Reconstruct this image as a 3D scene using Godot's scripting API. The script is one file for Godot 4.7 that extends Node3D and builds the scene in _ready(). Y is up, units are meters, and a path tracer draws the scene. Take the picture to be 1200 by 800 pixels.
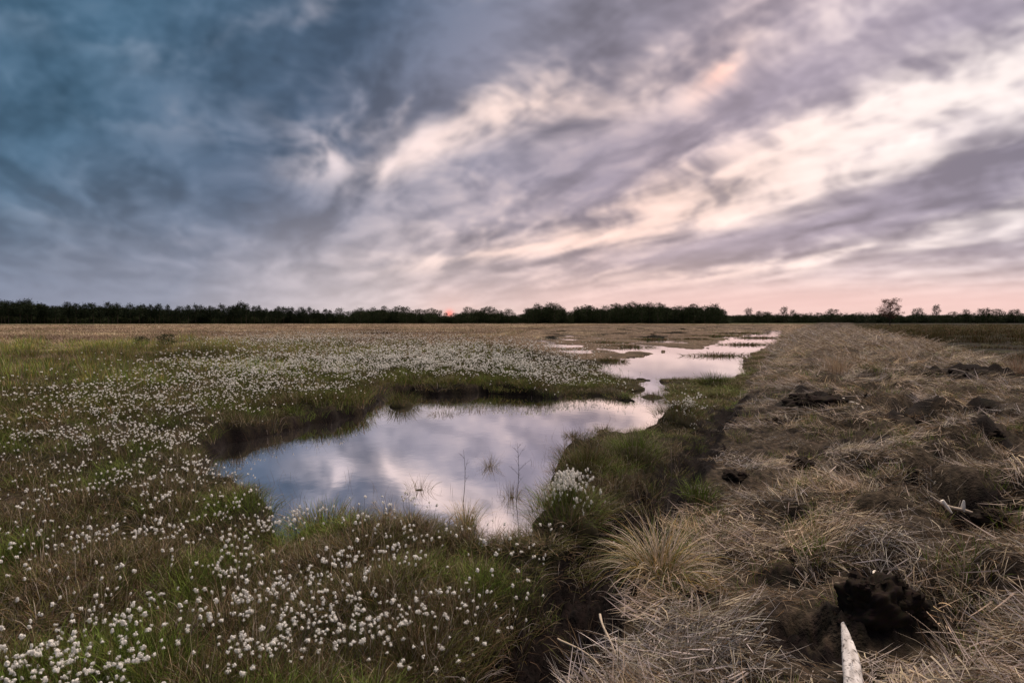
extends Node3D
# A raised-bog landscape at dusk: pools, cotton grass, a straw-covered peat bank and a far wood.

const EYE := Vector3(0.0, 2.1, 0.0)      # metres above the water of the pools
const FOCAL := 666.0                      # focal length in photograph pixels
const HORIZON := 375.5                    # photograph row of the horizon
const PI2 := PI * 2.0

var rng := RandomNumberGenerator.new()
var counts := {}
var nz := FastNoiseLite.new()             # broad noise
var nf := FastNoiseLite.new()             # fine noise

# ------------------------------------------------------------------ helpers
func C(r: float, g: float, b: float) -> Color:
	return Color(r, g, b)

func lin(r: float, g: float, b: float) -> Color:
	return Color(r / 255.0, g / 255.0, b / 255.0).srgb_to_linear()

# a photograph pixel and the height of what it touches -> a point of the place
func gp(u: float, v: float, h := 0.0) -> Vector3:
	var d := (EYE.y - h) * FOCAL / maxf(v - HORIZON, 0.5)
	return Vector3((u - 600.0) / FOCAL * d, h, -d)

func numbered(called: String) -> String:
	var n: int = counts.get(called, 0)
	counts[called] = n + 1
	return called if n == 0 else "%s_%03d" % [called, n]

func tag(o: Node, label := "", category := "", group := "", kind := "") -> void:
	if label: o.set_meta("label", label)
	if category: o.set_meta("category", category)
	if group: o.set_meta("group", group)
	if kind: o.set_meta("kind", kind)

func thing(called: String, at: Vector3, label: String, category: String, group := "") -> Node3D:
	var o := Node3D.new()
	o.name = numbered(called)
	add_child(o)
	o.position = at
	tag(o, label, category, group)
	return o

func part(called: String, mesh: Mesh, m: Material, parent: Node) -> MeshInstance3D:
	var o := MeshInstance3D.new()
	o.mesh = mesh
	o.material_override = m
	o.name = called
	parent.add_child(o, true)
	return o

func mat(rough := 0.9, back := 0.0) -> StandardMaterial3D:
	var m := StandardMaterial3D.new()
	m.vertex_color_use_as_albedo = true
	m.roughness = rough
	m.metallic_specular = 0.25
	m.cull_mode = BaseMaterial3D.CULL_DISABLED
	if back > 0.0:
		m.backlight_enabled = true
		m.backlight = Color(back, back, back)
	return m

# vertex-coloured triangles, collected and committed as one mesh
class Soup:
	var v := PackedVector3Array()
	var c := PackedColorArray()
	var i := PackedInt32Array()
	var n := PackedVector3Array()
	func add(p: Vector3, col: Color) -> int:
		v.append(p); c.append(col)
		return v.size() - 1
	func tri(a: int, b: int, d: int) -> void:
		i.append(a); i.append(b); i.append(d)
	func mesh() -> ArrayMesh:
		var a := []
		a.resize(Mesh.ARRAY_MAX)
		a[Mesh.ARRAY_VERTEX] = v
		a[Mesh.ARRAY_COLOR] = c
		a[Mesh.ARRAY_INDEX] = i
		if n.size() == v.size():
			a[Mesh.ARRAY_NORMAL] = n
		var m := ArrayMesh.new()
		m.add_surface_from_arrays(Mesh.PRIMITIVE_TRIANGLES, a)
		return m
	func smooth() -> void:
		n.resize(v.size())
		n.fill(Vector3.ZERO)
		for k in range(0, i.size(), 3):
			var f := (v[i[k + 2]] - v[i[k]]).cross(v[i[k + 1]] - v[i[k]])
			for q in 3:
				n[i[k + q]] += f
		for k in n.size():
			n[k] = n[k].normalized() if n[k].length_squared() > 1e-20 else Vector3.UP
	# tapered tube along a path
	func tube(path: Array, radii: Array, sides: int, col: Color, cap := true) -> void:
		var first := v.size()
		var count := path.size()
		for k in count:
			var t: Vector3 = path[mini(k + 1, count - 1)] - path[maxi(k - 1, 0)]
			t = t.normalized()
			var side := t.cross(Vector3.UP if absf(t.y) < 0.9 else Vector3.RIGHT).normalized()
			var up := side.cross(t)
			for s in sides:
				var a := TAU * s / sides
				add(path[k] + (side * cos(a) + up * sin(a)) * float(radii[k]), col)
		for k in count - 1:
			for s in sides:
				var a := first + k * sides + s
				var b := first + k * sides + (s + 1) % sides
				tri(a, b, a + sides); tri(b, b + sides, a + sides)
		if cap:
			for e in [0, count - 1]:
				var m := add(path[e], col)
				for s in sides:
					var a := first + int(e) * sides + s
					var b := first + int(e) * sides + (s + 1) % sides
					if e == 0: tri(m, b, a)
					else: tri(m, a, b)

# ------------------------------------------------------------------ sky
# Cloud banks and gaps by direction: centre (photograph column and row give a direction), half-lengths, slope in degrees, how much cloud they add or clear.
const BANKS := [
	# gaps
	[358, 196, 34, 15, -8, -0.46], [405, 166, 34, 16, -30, -0.24], [470, 190, 36, 9, -25, -0.34], [530, 158, 66, 14, -26, -0.55], [600, 132, 40, 14, -12, -0.45],
	[430, 110, 40, 18, 40, -0.22], [385, 30, 24, 60, 28, -0.32], [520, 306, 44, 9, -6, -0.62], [548, 276, 22, 6, -4, -0.40], [580, 296, 16, 9, 0, -0.25],
	[836, 94, 26, 8, -36, -0.50], [790, 118, 40, 22, -20, -0.16], [655, 285, 50, 12, -12, -0.50], [720, 268, 55, 16, -16, -0.55], [796, 226, 26, 20, -10, -0.60],
	[850, 250, 70, 14, -14, -0.35], [915, 192, 60, 20, -24, -0.50], [1050, 136, 100, 24, -20, -0.50], [1160, 100, 80, 26, -14, -0.42], [900, 225, 90, 18, -14, -0.45],
	[1060, 190, 70, 10, -12, -0.28], [760, 322, 100, 7, -5, -0.42], [960, 305, 150, 8, -8, -0.40], [1180, 250, 70, 7, -12, -0.35], [690, 130, 50, 18, -25, -0.22],
	[1020, 40, 80, 30, -12, -0.20], [60, 262, 110, 8, 8, -0.16], [80, 60, 110, 10, 12, -0.16], [250, 60, 90, 12, -18, -0.16], [130, 150, 110, 9, 9, -0.12], [200, 310, 160, 14, 2, -0.14],
	[640, 60, 70, 16, -28, -0.18], [330, 150, 60, 14, 20, -0.12],
	# banks
	[600, 40, 120, 44, -10, 0.42], [465, 72, 70, 40, 10, 0.40], [540, 95, 70, 20, -20, 0.20], [310, 255, 90, 30, 0, 0.20], [740, 40, 60, 30, -10, 0.16],
	[640, 215, 90, 32, -10, 0.26], [740, 175, 90, 28, -22, 0.32], [880, 120, 70, 22, -24, 0.46], [975, 88, 60, 24, -14, 0.44], [720, 235, 50, 14, -24, 0.20],
	[800, 295, 110, 13, -6, 0.34], [960, 262, 110, 16, -13, 0.50], [1110, 222, 90, 18, -17, 0.52], [1190, 190, 60, 22, -12, 0.34], [1150, 292, 110, 9, -6, 0.34],
	[440, 262, 90, 16, -5, 0.10], [340, 100, 70, 40, 30, 0.16], [1110, 8, 50, 18, 0, 0.26], [740, 25, 120, 20, -12, 0.16], [540, 60, 80, 30, -20, 0.14],
	[900, 40, 60, 26, -20, 0.12], [1120, 26, 130, 38, 0, 0.42], [1010, 20, 60, 26, 0, 0.16], [580, 190, 50, 14, -20, 0.16],
]

func fbm(n: FastNoiseLite, x: float, y: float, z: float, octaves: int) -> float:
	var s := 0.0
	var a := 0.5
	for k in octaves:
		s += a * n.get_noise_3d(x, y, z)
		x = x * 2.03 + 17.1; y = y * 2.03 - 9.7; z = z * 2.03 + 3.3
		a *= 0.52
	return s

var sn := FastNoiseLite.new()
var banks := []
var at := []
var thick := []
var thin := []
var low := []
var cw := cos(deg_to_rad(-27.0))
var sw := sin(deg_to_rad(-27.0))

func sky_tables() -> void:
	sn.noise_type = FastNoiseLite.TYPE_SIMPLEX_SMOOTH
	sn.fractal_type = FastNoiseLite.FRACTAL_NONE
	sn.frequency = 1.0
	sn.seed = 11
	for b in BANKS:
		var a := deg_to_rad(b[4])
		banks.append([(b[0] - 600.0) / FOCAL, (HORIZON - b[1]) / FOCAL, FOCAL / b[2], FOCAL / b[3], cos(a), sin(a), b[5]])
	# colours of thick and thin cloud and of the low sky, round the compass from the dark north-west to the bright north-east
	at = [-1.2, -0.85, -0.45, -0.1, 0.25, 0.6, 1.0]
	thick = [lin(68, 98, 122), lin(68, 98, 122), lin(84, 102, 126), lin(138, 136, 152), lin(156, 145, 158), lin(164, 153, 167), lin(160, 152, 168)]
	thin = [lin(150, 162, 178), lin(140, 154, 172), lin(205, 196, 204), lin(248, 228, 222), lin(253, 230, 222), lin(252, 237, 233), lin(250, 238, 235)]
	low = [lin(138, 146, 166), lin(140, 146, 166), lin(156, 158, 174), lin(220, 204, 204), lin(246, 216, 207), lin(248, 216, 206), lin(244, 212, 204)]

func build_sky() -> ImageTexture:
	sky_tables()
	# the whole round coarsely, then the part the lens looks at (and beyond it) finely
	var im: Image
	for pass_ in 2:
		var w := 512 if pass_ == 0 else 2048
		var h := w / 2
		var reach := int(w * 50.0 / 360.0)
		var cols := range(w) if pass_ == 0 else range(-reach, reach)
		if pass_ == 1:
			im.resize(w, h, Image.INTERPOLATE_CUBIC)
		else:
			im = Image.create_empty(w, h, false, Image.FORMAT_RGBF)
			im.fill(Color(0.06, 0.055, 0.05))
		for row in range(0 if pass_ == 0 else int(h * 0.315), h / 2):
			var el := (0.5 - (row + 0.5) / h) * PI
			var sy := sin(el)
			var cy := cos(el)
			for col in cols:
				var az := wrapf((col + 0.5) / w * PI2, -PI, PI)
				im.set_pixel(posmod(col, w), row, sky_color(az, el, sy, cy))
	return ImageTexture.create_from_image(im)

func sky_base(tx: float) -> float:
	return lerpf(lerpf(0.97, 0.78, smoothstep(-0.5, -0.1, tx)), 0.60, smoothstep(0.0, 0.7, tx))

func sky_color(az: float, el: float, sy: float, cy: float) -> Color:
	var dx := cy * sin(az)
	var dz := cy * cos(az)             # forward
	# layer coordinates: a cloud sheet seen in perspective
	var k := 1.0 / (sy + 0.10)
	var px := dx * k
	var pz := dz * k
	var along := px * sw + pz * cw
	var across := px * cw - pz * sw
	# direction chart for the banks, folded past the sides
	var ca := clampf(az, -1.15, 1.15)
	var tx := tan(ca) + (az - ca) * 0.6
	var ty := minf(tan(minf(el, 1.3)), 3.0) / cos(ca)
	var w1 := fbm(sn, along * 0.5, across * 1.1, 1.5, 3)
	var w2 := fbm(sn, along * 0.5 + 40.0, across * 1.1, 7.5, 3)
	var broad := fbm(sn, along * 0.3 + w1 * 0.3, across * 0.8 + w2 * 0.3, 3.0, 3)
	var fine := fbm(sn, along * 0.8 + w2 * 0.5, across * 2.4 + w1 * 0.5, 9.0, 5)
	var puff := fbm(sn, tx * 7.0 + w1 * 0.8, ty * 13.0 + w2 * 0.8, 5.0, 4)
	var mottle := fbm(sn, tx * 22.0 + w1 * 1.5, ty * 40.0 + w2 * 1.5, 15.0, 2)
	var calm := minf(ty * 5.0, 1.0)
	var bx := tx + w1 * 0.035 + puff * 0.035 + mottle * 0.02
	var by := ty + (w2 * 0.022 + puff * 0.022 + mottle * 0.012) * calm
	var side := clampf((absf(az) - 1.2) / 0.9, 0.0, 1.0)
	var dens := lerpf(sky_base(tx), 0.60, side)
	var gap := clampf(0.78 - 0.9 * puff - 0.6 * fine, 0.3, 1.15)
	if absf(az) < 1.5 and ty < 1.2:
		for b in banks:
			var ex: float = bx - b[0]
			var ey: float = by - b[1]
			var ea: float = (ex * b[4] - ey * b[5]) * b[2]
			var eb: float = (ex * b[5] + ey * b[4]) * b[3]
			var q := ea * ea + eb * eb
			if q < 9.0:
				dens += b[6] * (gap if b[6] < 0.0 else 0.7) * exp(-q * 0.42)
	var rough := lerpf(0.55, 1.0, smoothstep(-0.7, 0.0, tx))
	dens += (broad * 0.20 + fine * 0.24 + puff * 0.28 + mottle * 0.13 * calm) * rough
	dens -= 0.22 * smoothstep(0.34, 0.04, ty) * smoothstep(0.1, -0.6, tx) * (1.0 - side)
	var cloud := smoothstep(-0.12, 1.06, dens)
	var tc := tx - 0.75 * (minf(ty, 0.7) - 0.25) * smoothstep(0.9, 0.2, tx)
	var seg := 0
	while seg < 5 and tc > at[seg + 1]: seg += 1
	var f := clampf((tc - at[seg]) / (at[seg + 1] - at[seg]), 0.0, 1.0)
	var dark: Color = thick[seg].lerp(thick[seg + 1], f)
	var light: Color = thin[seg].lerp(thin[seg + 1], f)
	var base: Color = low[seg].lerp(low[seg + 1], f)
	# behind, an unseen mixed overcast closes the ring
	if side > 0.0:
		var rise := 0.62 + 2.0 * sy * sy        # overcast brighter overhead, raised further out of view to light the flower heads
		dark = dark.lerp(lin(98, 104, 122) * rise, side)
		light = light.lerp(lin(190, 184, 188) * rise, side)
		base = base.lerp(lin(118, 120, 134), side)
	var out := light.lerp(dark, cloud)
	# folds and rags inside the cloud itself
	var fold := fine * 1.25 + puff * 0.55 + mottle * 0.30 + broad * 0.7
	out = out * clampf(1.0 - fold * lerpf(0.25, 0.50, cloud), 0.7, 1.3)
	# warm light on cloud edges near the sun's bearing
	var warm := exp(-pow((tx - 0.20) / 0.42, 2.0)) * exp(-ty * 1.2) * (1.0 - cloud * 0.75) * 0.75
	out = out.lerp(out * Color(1.05, 0.88, 0.80), warm)
	var pink := exp(-pow((tx - 0.36) / 0.06, 2.0) - pow((ty - 0.42) / 0.05, 2.0)) * (1.0 - cloud)
	out = out.lerp(out * Color(1.08, 0.82, 0.75), pink * 0.8)
	var deep := lerpf(0.15, 0.085, smoothstep(-0.5, 0.0, tx))
	var lowness := exp(-pow(ty / deep, 1.6)) * 0.94
	out = out.lerp(base.lerp(base * 0.86, clampf((fine + broad) * rough, -0.6, 1.0)), lowness)
	# pink band along the skyline to the east of the sun
	var rose := exp(-pow((ty - 0.03) / 0.035, 2.0)) * smoothstep(-0.25, 0.5, tx) * (1.0 - side)
	out = out.lerp(lin(250, 208, 200), rose * 0.75)
	# the setting sun's red glow, low in the haze
	var sx := tx + 0.11
	var g := exp(-(sx * sx + pow(ty - 0.012, 2.0)) / 0.00004)
	var halo := exp(-(sx * sx * 0.5 + pow(ty - 0.012, 2.0)) / 0.0016)
	out = out.lerp(Color(1.0, 0.62, 0.52), halo * 0.30)
	out = out.lerp(Color(1.3, 0.30, 0.24), g)
	return out

func setup() -> void:
	var cam := Camera3D.new()
	cam.name = "camera"
	add_child(cam)
	cam.fov = rad_to_deg(2.0 * atan(400.0 / FOCAL))
	cam.position = EYE
	cam.rotation.x = -atan((400.0 - HORIZON) / FOCAL)
	cam.near = 0.05
	cam.far = 6000.0
	cam.current = true
	var env := Environment.new()
	env.tonemap_mode = Environment.TONE_MAPPER_LINEAR
	env.tonemap_exposure = 3.0
	env.background_energy_multiplier = 0.3333
	env.background_mode = Environment.BG_SKY
	var sky := Sky.new()
	var pm := PanoramaSkyMaterial.new()
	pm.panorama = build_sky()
	sky.sky_material = pm
	env.sky = sky
	env.sdfgi_enabled = true
	env.ssao_enabled = true
	env.ssil_enabled = true
	var we := WorldEnvironment.new()
	we.environment = env
	we.name = "world_environment"
	add_child(we)
	# the bright veil of thin cloud high in the north-east: wide, soft, nearly shadowless
	var sun := DirectionalLight3D.new()
	sun.name = "sun"
	add_child(sun)
	sun.light_energy = 0.5
	sun.light_color = Color(1.0, 0.91, 0.82)
	sun.light_angular_distance = 32.0
	sun.shadow_enabled = true
	sun.rotation = Vector3(deg_to_rad(-60.0), deg_to_rad(150.0), 0.0)

# ------------------------------------------------------------------ terrain
# shores traced on the photograph, on the water's level
const POND := [[232, 556], [238, 540], [262, 524], [330, 507], [392, 494], [428, 484], [438, 469], [462, 462], [520, 463], [560, 461], [610, 464], [650, 467], [690, 464],
	[716, 466], [765, 474], [800, 484], [798, 500], [766, 510], [728, 522], [690, 527], [662, 545], [642, 580], [640, 652], [580, 662], [510, 652], [455, 636], [400, 632],
	[360, 645], [322, 660], [306, 604], [280, 586], [240, 572]]
const POND_FAR := [[694, 432], [716, 424], [752, 418], [786, 411], [826, 408], [850, 399], [876, 392], [914, 387], [914, 397], [893, 410], [872, 424], [878, 438], [858, 446], [828, 448], [770, 446], [720, 444]]
const CHANNEL := [[746, 447], [772, 446], [784, 455], [778, 464], [792, 484], [752, 480], [738, 466]]
const MARSH := [[620, 400], [640, 388], [700, 382], [905, 381.5], [918, 386], [912, 398], [860, 412], [780, 414], [700, 424], [660, 412]]
# the peat bank's two edges, as depth and x
const EDGE := [[0.0, -0.75], [2.5, 0.22], [3.4, 0.62], [4.4, 1.12], [5.8, 1.85], [7.9, 2.9], [12.6, 5.2], [19.6, 8.6], [43.5, 20.6], [125.0, 64.0], [400.0, 215.0]]
const FAR_EDGE := [[0.0, 7.0], [16.5, 15.2], [31.0, 23.5], [101.0, 61.0], [400.0, 240.0]]
# bare peat: column, row, half-width and half-depth in metres, height of the lump (negative: a hollow)
const PEAT := [[1045, 712, 0.34, 0.26, 0.10], [930, 652, 0.20, 0.13, 0.05], [822, 668, 0.10, 0.08, 0.02], [935, 588, 0.38, 0.20, -0.05], [860, 594, 0.18, 0.10, -0.04],
	[1135, 516, 0.55, 0.40, 0.06], [1120, 484, 0.85, 0.55, 0.10], [960, 470, 0.9, 0.7, 0.10], [1125, 440, 1.6, 1.2, 0.12], [935, 455, 0.7, 0.6, 0.05],
	[1010, 545, 0.5, 0.18, -0.05], [1085, 560, 0.5, 0.15, -0.04], [1175, 598, 0.5, 0.22, -0.03], [900, 490, 0.35, 0.25, -0.05], [915, 715, 0.25, 0.12, -0.08], [950, 740, 0.20, 0.10, -0.06],
	[875, 470, 0.5, 0.3, -0.03], [1060, 490, 0.4, 0.3, -0.03], [1000, 520, 0.6, 0.16, -0.04]]

var poly := []
var boxes := []
var peat := []
const R0 := 0.45
const RQ := 1.0155
const NR := 560
const TF := 1.10                           # half angle of the finely meshed front
const NF := 440
const NB := 60
var gh := PackedFloat32Array()             # height
var gs := PackedFloat32Array()             # distance to the nearest shore, positive on land
var gt := PackedFloat32Array()             # distance into the bank from its edge
var gpt := PackedFloat32Array()            # bare peat
var NT := NF + NB

# how far a point is from the birch log, the bleached root and other low things that the straw does not bury
var clear_of := []

func buried(x: float, z: float) -> bool:
	for c in clear_of:
		var q := Geometry2D.get_closest_point_to_segment(Vector2(x, z), c[0], c[1])
		if q.distance_squared_to(Vector2(x, z)) < c[2] * c[2]: return true
	return false

func table(t: Array, d: float) -> float:
	for k in t.size() - 1:
		if d < t[k + 1][0]:
			return lerpf(t[k][1], t[k + 1][1], (d - t[k][0]) / (t[k + 1][0] - t[k][0]))
	return t[-1][1]

func shore(k: int, p: Vector2) -> float:
	var box: Rect2 = boxes[k]
	if not box.has_point(p):
		return 9.0
	var q: PackedVector2Array = poly[k]
	var best := 1e9
	for j in q.size():
		best = minf(best, p.distance_squared_to(Geometry2D.get_closest_point_to_segment(p, q[j], q[(j + 1) % q.size()])))
	best = sqrt(best)
	return -best if Geometry2D.is_point_in_polygon(p, q) else best

func prepare_ground() -> void:
	nz.noise_type = FastNoiseLite.TYPE_SIMPLEX_SMOOTH
	nz.frequency = 1.0
	nz.fractal_type = FastNoiseLite.FRACTAL_NONE
	nz.seed = 5
	nf.noise_type = FastNoiseLite.TYPE_SIMPLEX
	nf.frequency = 1.0
	nf.fractal_octaves = 3
	nf.seed = 8
	for src in [POND, POND_FAR, CHANNEL, MARSH]:
		var q := PackedVector2Array()
		for p in src:
			var w := gp(p[0], p[1], 0.0)
			q.append(Vector2(w.x, -w.z))
		poly.append(q)
		var box := Rect2(q[0], Vector2.ZERO)
		for p in q: box = box.expand(p)
		boxes.append(box.grow(4.0))
	for p in PEAT:
		var w := gp(p[0], p[1], 0.62)
		peat.append([w.x, -w.z, p[2], p[3], p[4]])

# [height, shore, bank, peat] at x and depth d
func ground(x: float, d: float) -> Array:
	var p := Vector2(x, d)
	var r := p.length()
	var wob := nz.get_noise_2d(x * 0.9, d * 0.9) * 0.5 + nz.get_noise_2d(x * 2.7 + 9.0, d * 2.7) * 0.2
	var s := minf(shore(0, p), minf(shore(1, p), shore(2, p))) 
	var spread := clampf(r / 14.0, 0.35, 2.5)
	s += wob * 0.42 * spread
	var hum := nz.get_noise_2d(x * 0.8 + 31.0, d * 0.8) * 0.6 + nz.get_noise_2d(x * 2.3, d * 2.3 + 7.0) * 0.3
	var amp := 0.14 if r < 40.0 else lerpf(0.14, 0.04, minf((r - 40.0) / 60.0, 1.0))
	var plain := 0.27 + hum * amp
	var low_ := minf(shore(1, p), shore(2, p))
	if low_ < 4.0: plain = lerpf(plain, 0.10 + hum * 0.05, smoothstep(4.0, 1.0, low_) * smoothstep(11.0, 15.0, d))
	# the far marsh: sedge ridges between shallow pools
	var m := shore(3, p)
	if m < 3.0:
		var ridge := nz.get_noise_2d(x * 0.16, d * 0.10) + 0.6 * nz.get_noise_2d(x * 0.45, d * 0.22)
		var wet := smoothstep(2.0, -3.0, m) * smoothstep(-0.12, 0.12, ridge)
		plain = lerpf(plain, 0.07 + hum * 0.04, smoothstep(3.0, 0.0, m))
		plain = lerpf(plain, -0.12, wet)
		if wet > 0.5: s = minf(s, -0.2)
	var h := lerpf(-0.35, plain, smoothstep(-0.30, 0.24, s))
	# islands of sedge in the channel
	var t := (x - table(EDGE, d)) * 0.87 + wob * 0.30 * clampf(r / 10.0, 0.5, 2.0)
	var t2 := (x - table(FAR_EDGE, d)) * 0.8
	var top := 0.60 + (hum * 0.16 + nz.get_noise_2d(x * 1.1 - 50.0, d * 1.1) * 0.14)
	# sods heaped up in lumps with creases between them
	var crease := absf(nz.get_noise_2d(x * 0.62 + 12.0, d * 0.80 + 5.0) + 0.25 * nz.get_noise_2d(x * 2.0, d * 2.0))
	var crease2 := absf(nz.get_noise_2d(x * 1.5 + 2.0, d * 1.9 - 5.0) + 0.25 * nz.get_noise_2d(x * 4.0, d * 4.0))
	top += 0.30 * sqrt(crease) + 0.17 * sqrt(crease2) - 0.26
	top = lerpf(0.40 + hum * 0.08, top, smoothstep(0.2, 1.9, t))
	if d < 13.0:
		h -= 0.34 * exp(-pow((t + 0.36) / 0.26, 2.0)) * smoothstep(13.0, 10.0, d) * smoothstep(-0.3, 0.3, hum + 0.40)
		if s > 0.3: h = maxf(h, 0.03)
	var on := smoothstep(-0.16, 0.12, t) * (1.0 - smoothstep(-1.5, 2.5, t2 + wob * 2.0))
	h = lerpf(h, top, on)
	# the straw lies level where the birch log rests
	var rest := Geometry2D.get_closest_point_to_segment(p, Vector2(1.22, 1.7), Vector2(1.70, 2.95)).distance_to(p)
	if rest < 0.6: h = lerpf(0.50, h, smoothstep(0.15, 0.6, rest))
	if t2 > -1.0:
		h = lerpf(h, 0.22 + hum * 0.12, smoothstep(-1.0, 2.5, t2))
	if t > -0.8 and t < 0.1 and d < 13.0: h += absf(nf.get_noise_2d(x * 4.0, d * 4.0)) * 0.14 - 0.03
	if t > 0.4: s = maxf(s, 3.0)
	var pe := 0.0
	if t > 0.1 and r < 60.0:
		pe = smoothstep(0.11, 0.04, crease) * smoothstep(-0.4, 0.0, hum) + 0.9 * smoothstep(0.09, 0.03, crease2) * smoothstep(-0.1, 0.2, wob)
		pe = clampf(pe, 0.0, 1.0)
	if d > 0.5 and r < 40.0 and t > -1.0:
		for q in peat:
			var ax: float = (x - q[0]) / q[2]
			var ad: float = (d - q[1]) / q[3]
			if absf(ax) < 2.0 and absf(ad) < 2.0:
				var e := ax * ax + ad * ad + wob * 1.3
				var f := smoothstep(1.35, 0.65, e)
				if f > 0.0:
					pe = maxf(pe, f)
					h += q[4] * f * (0.7 if q[4] > 0 else 1.0)
	if pe > 0.0 and r < 12.0:
		h += pe * (absf(nf.get_noise_2d(x * 7.0, d * 7.0)) * 0.09 - 0.02)
	elif r < 9.0:
		h += nf.get_noise_2d(x * 5.0, d * 5.0) * 0.018
	return [h, s, t if t2 < 0.5 else -1000.0, pe]

# 0 in the wet turf round the pools, 1 on the dry moor
func moor(x: float, d: float) -> float:
	var e := Vector2((x + 4.0) / 1.5, d - 14.0).length() + nz.get_noise_2d(x * 0.12, d * 0.12) * 9.0
	return smoothstep(12.0, 24.0, e)

func theta_of(j: int) -> float:
	if j < NF:
		return -TF + 2.0 * TF * j / (NF - 1)
	return TF + (PI2 - 2.0 * TF) * (j - NF + 1) / (NB + 1)

func build_terrain() -> void:
	gh.resize(NR * NT); gs.resize(NR * NT); gt.resize(NR * NT); gpt.resize(NR * NT)
	var s := Soup.new()
	var cs := PackedFloat32Array()
	var sn_ := PackedFloat32Array()
	for j in NT:
		cs.append(cos(theta_of(j))); sn_.append(sin(theta_of(j)))
	var turf := C(0.034, 0.028, 0.015)
	var dry := C(0.24, 0.175, 0.125)
	var bare := C(0.011, 0.0078, 0.0060)  # peat darkened below its own wet tone, painting in the undercut's shade
	var straw := C(0.085, 0.064, 0.047)
	for i in NR:
		var r := R0 * pow(RQ, i)
		for j in NT:
			var x := r * sn_[j]
			var d := r * cs[j]
			var g := ground(x, d)
			var k := i * NT + j
			gh[k] = g[0]; gs[k] = g[1]; gt[k] = g[2]; gpt[k] = g[3]
			var n1 := nz.get_noise_2d(x * 0.35, d * 0.35)
			var col := turf.lerp(dry,  clampf(moor(x, d) + n1 * 0.5, 0.0, 1.0))
			if g[2] > -0.15:
				col = straw.lerp(turf, clampf(n1 * 0.8, 0.0, 0.5))
			elif g[2] < -900.0:
				# cut-over field beyond the bank: dark peat with green beyond
				col = C(0.022, 0.017, 0.012).lerp(C(0.060, 0.062, 0.026), clampf(0.25 + n1 * 1.1, 0.0, 1.0))
			elif d > 255.0 + n1 * 25.0:
				col = C(0.15, 0.145, 0.07)
			# the bare face of cut or washed peat at shores and on the bank's flank, undercut shade in its colour
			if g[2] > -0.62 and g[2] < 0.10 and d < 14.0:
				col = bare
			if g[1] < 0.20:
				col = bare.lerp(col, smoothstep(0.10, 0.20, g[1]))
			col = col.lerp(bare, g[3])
			s.add(Vector3(x, g[0], -d), col)
	for i in NR - 1:
		for j in NT:
			var a := i * NT + j
			var b := i * NT + (j + 1) % NT
			s.tri(a, a + NT, b); s.tri(b, a + NT, b + NT)
	var mid := s.add(Vector3(0, 0.45, 0), straw)
	for j in NT:
		s.tri(mid, j, (j + 1) % NT)
	# on to the horizon
	var rim := s.v.size()
	for j in NT:
		s.add(Vector3(5000.0 * sn_[j], 0.2, -5000.0 * cs[j]), C(0.10, 0.09, 0.05))
	for j in NT:
		var a := (NR - 1) * NT + j
		var b := (NR - 1) * NT + (j + 1) % NT
		s.tri(a, rim + j, b); s.tri(b, rim + j, rim + (j + 1) % NT)
	s.smooth()
	var m := mat(0.95)
	m.cull_mode = BaseMaterial3D.CULL_BACK
	m.albedo_texture = crumb_texture(0.45, 1.0, 21, 6.0)
	m.uv1_triplanar = true
	m.uv1_world_triplanar = true
	m.uv1_scale = Vector3(1.7, 1.7, 1.7)
	m.normal_enabled = true
	m.normal_texture = crumb_normal()
	m.normal_scale = 1.6
	var o := part("ground", s.mesh(), m, self)
	tag(o, "", "", "", "structure")

func crumb_image(seed_: int, cells: float) -> Image:
	var n := FastNoiseLite.new()
	n.seed = seed_
	n.noise_type = FastNoiseLite.TYPE_SIMPLEX
	n.frequency = cells / 512.0
	n.fractal_octaves = 6
	n.fractal_gain = 0.62
	return n.get_seamless_image(512, 512)

func crumb_texture(lo: float, hi: float, seed_: int, cells: float) -> ImageTexture:
	var im := crumb_image(seed_, cells)
	var out := Image.create_empty(512, 512, false, Image.FORMAT_RGB8)
	for y in 512:
		for x in 512:
			var v := lerpf(lo, hi, clampf((im.get_pixel(x, y).r - 0.5) * 1.6 + 0.5, 0.0, 1.0))
			out.set_pixel(x, y, Color(v, v, v))
	return ImageTexture.create_from_image(out)

func crumb_normal() -> ImageTexture:
	var im := crumb_image(77, 14.0)
	im.convert(Image.FORMAT_L8)
	im.bump_map_to_normal_map(6.0)
	im.convert(Image.FORMAT_RGB8)
	return ImageTexture.create_from_image(im)

# nearest lattice point in front, -1 outside it
func cell(x: float, z: float) -> int:
	var r := sqrt(x * x + z * z)
	var th := atan2(x, -z)
	if absf(th) >= TF or r <= R0: return -1
	var i := int(round(log(r / R0) / log(RQ)))
	if i >= NR - 1: return -1
	return i * NT + int(round((th + TF) / (2.0 * TF) * (NF - 1)))

func height_at(x: float, z: float) -> float:
	var r := sqrt(x * x + z * z)
	var th := clampf(atan2(x, -z), -TF, TF * 0.9999)
	var fi := clampf(log(maxf(r, R0) / R0) / log(RQ), 0.0, NR - 2.001)
	var fj := (th + TF) / (2.0 * TF) * (NF - 1)
	fj = minf(fj, NF - 1.001)
	var i := int(fi)
	var j := int(fj)
	var k := i * NT + j
	return lerpf(lerpf(gh[k], gh[k + 1], fj - j), lerpf(gh[k + NT], gh[k + NT + 1], fj - j), fi - i)

func normal_at(x: float, z: float) -> Vector3:
	var e := maxf(0.05, sqrt(x * x + z * z) * 0.02)
	return Vector3(height_at(x - e, z) - height_at(x + e, z), 2.0 * e, height_at(x, z - e) - height_at(x, z + e)).normalized()

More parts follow.
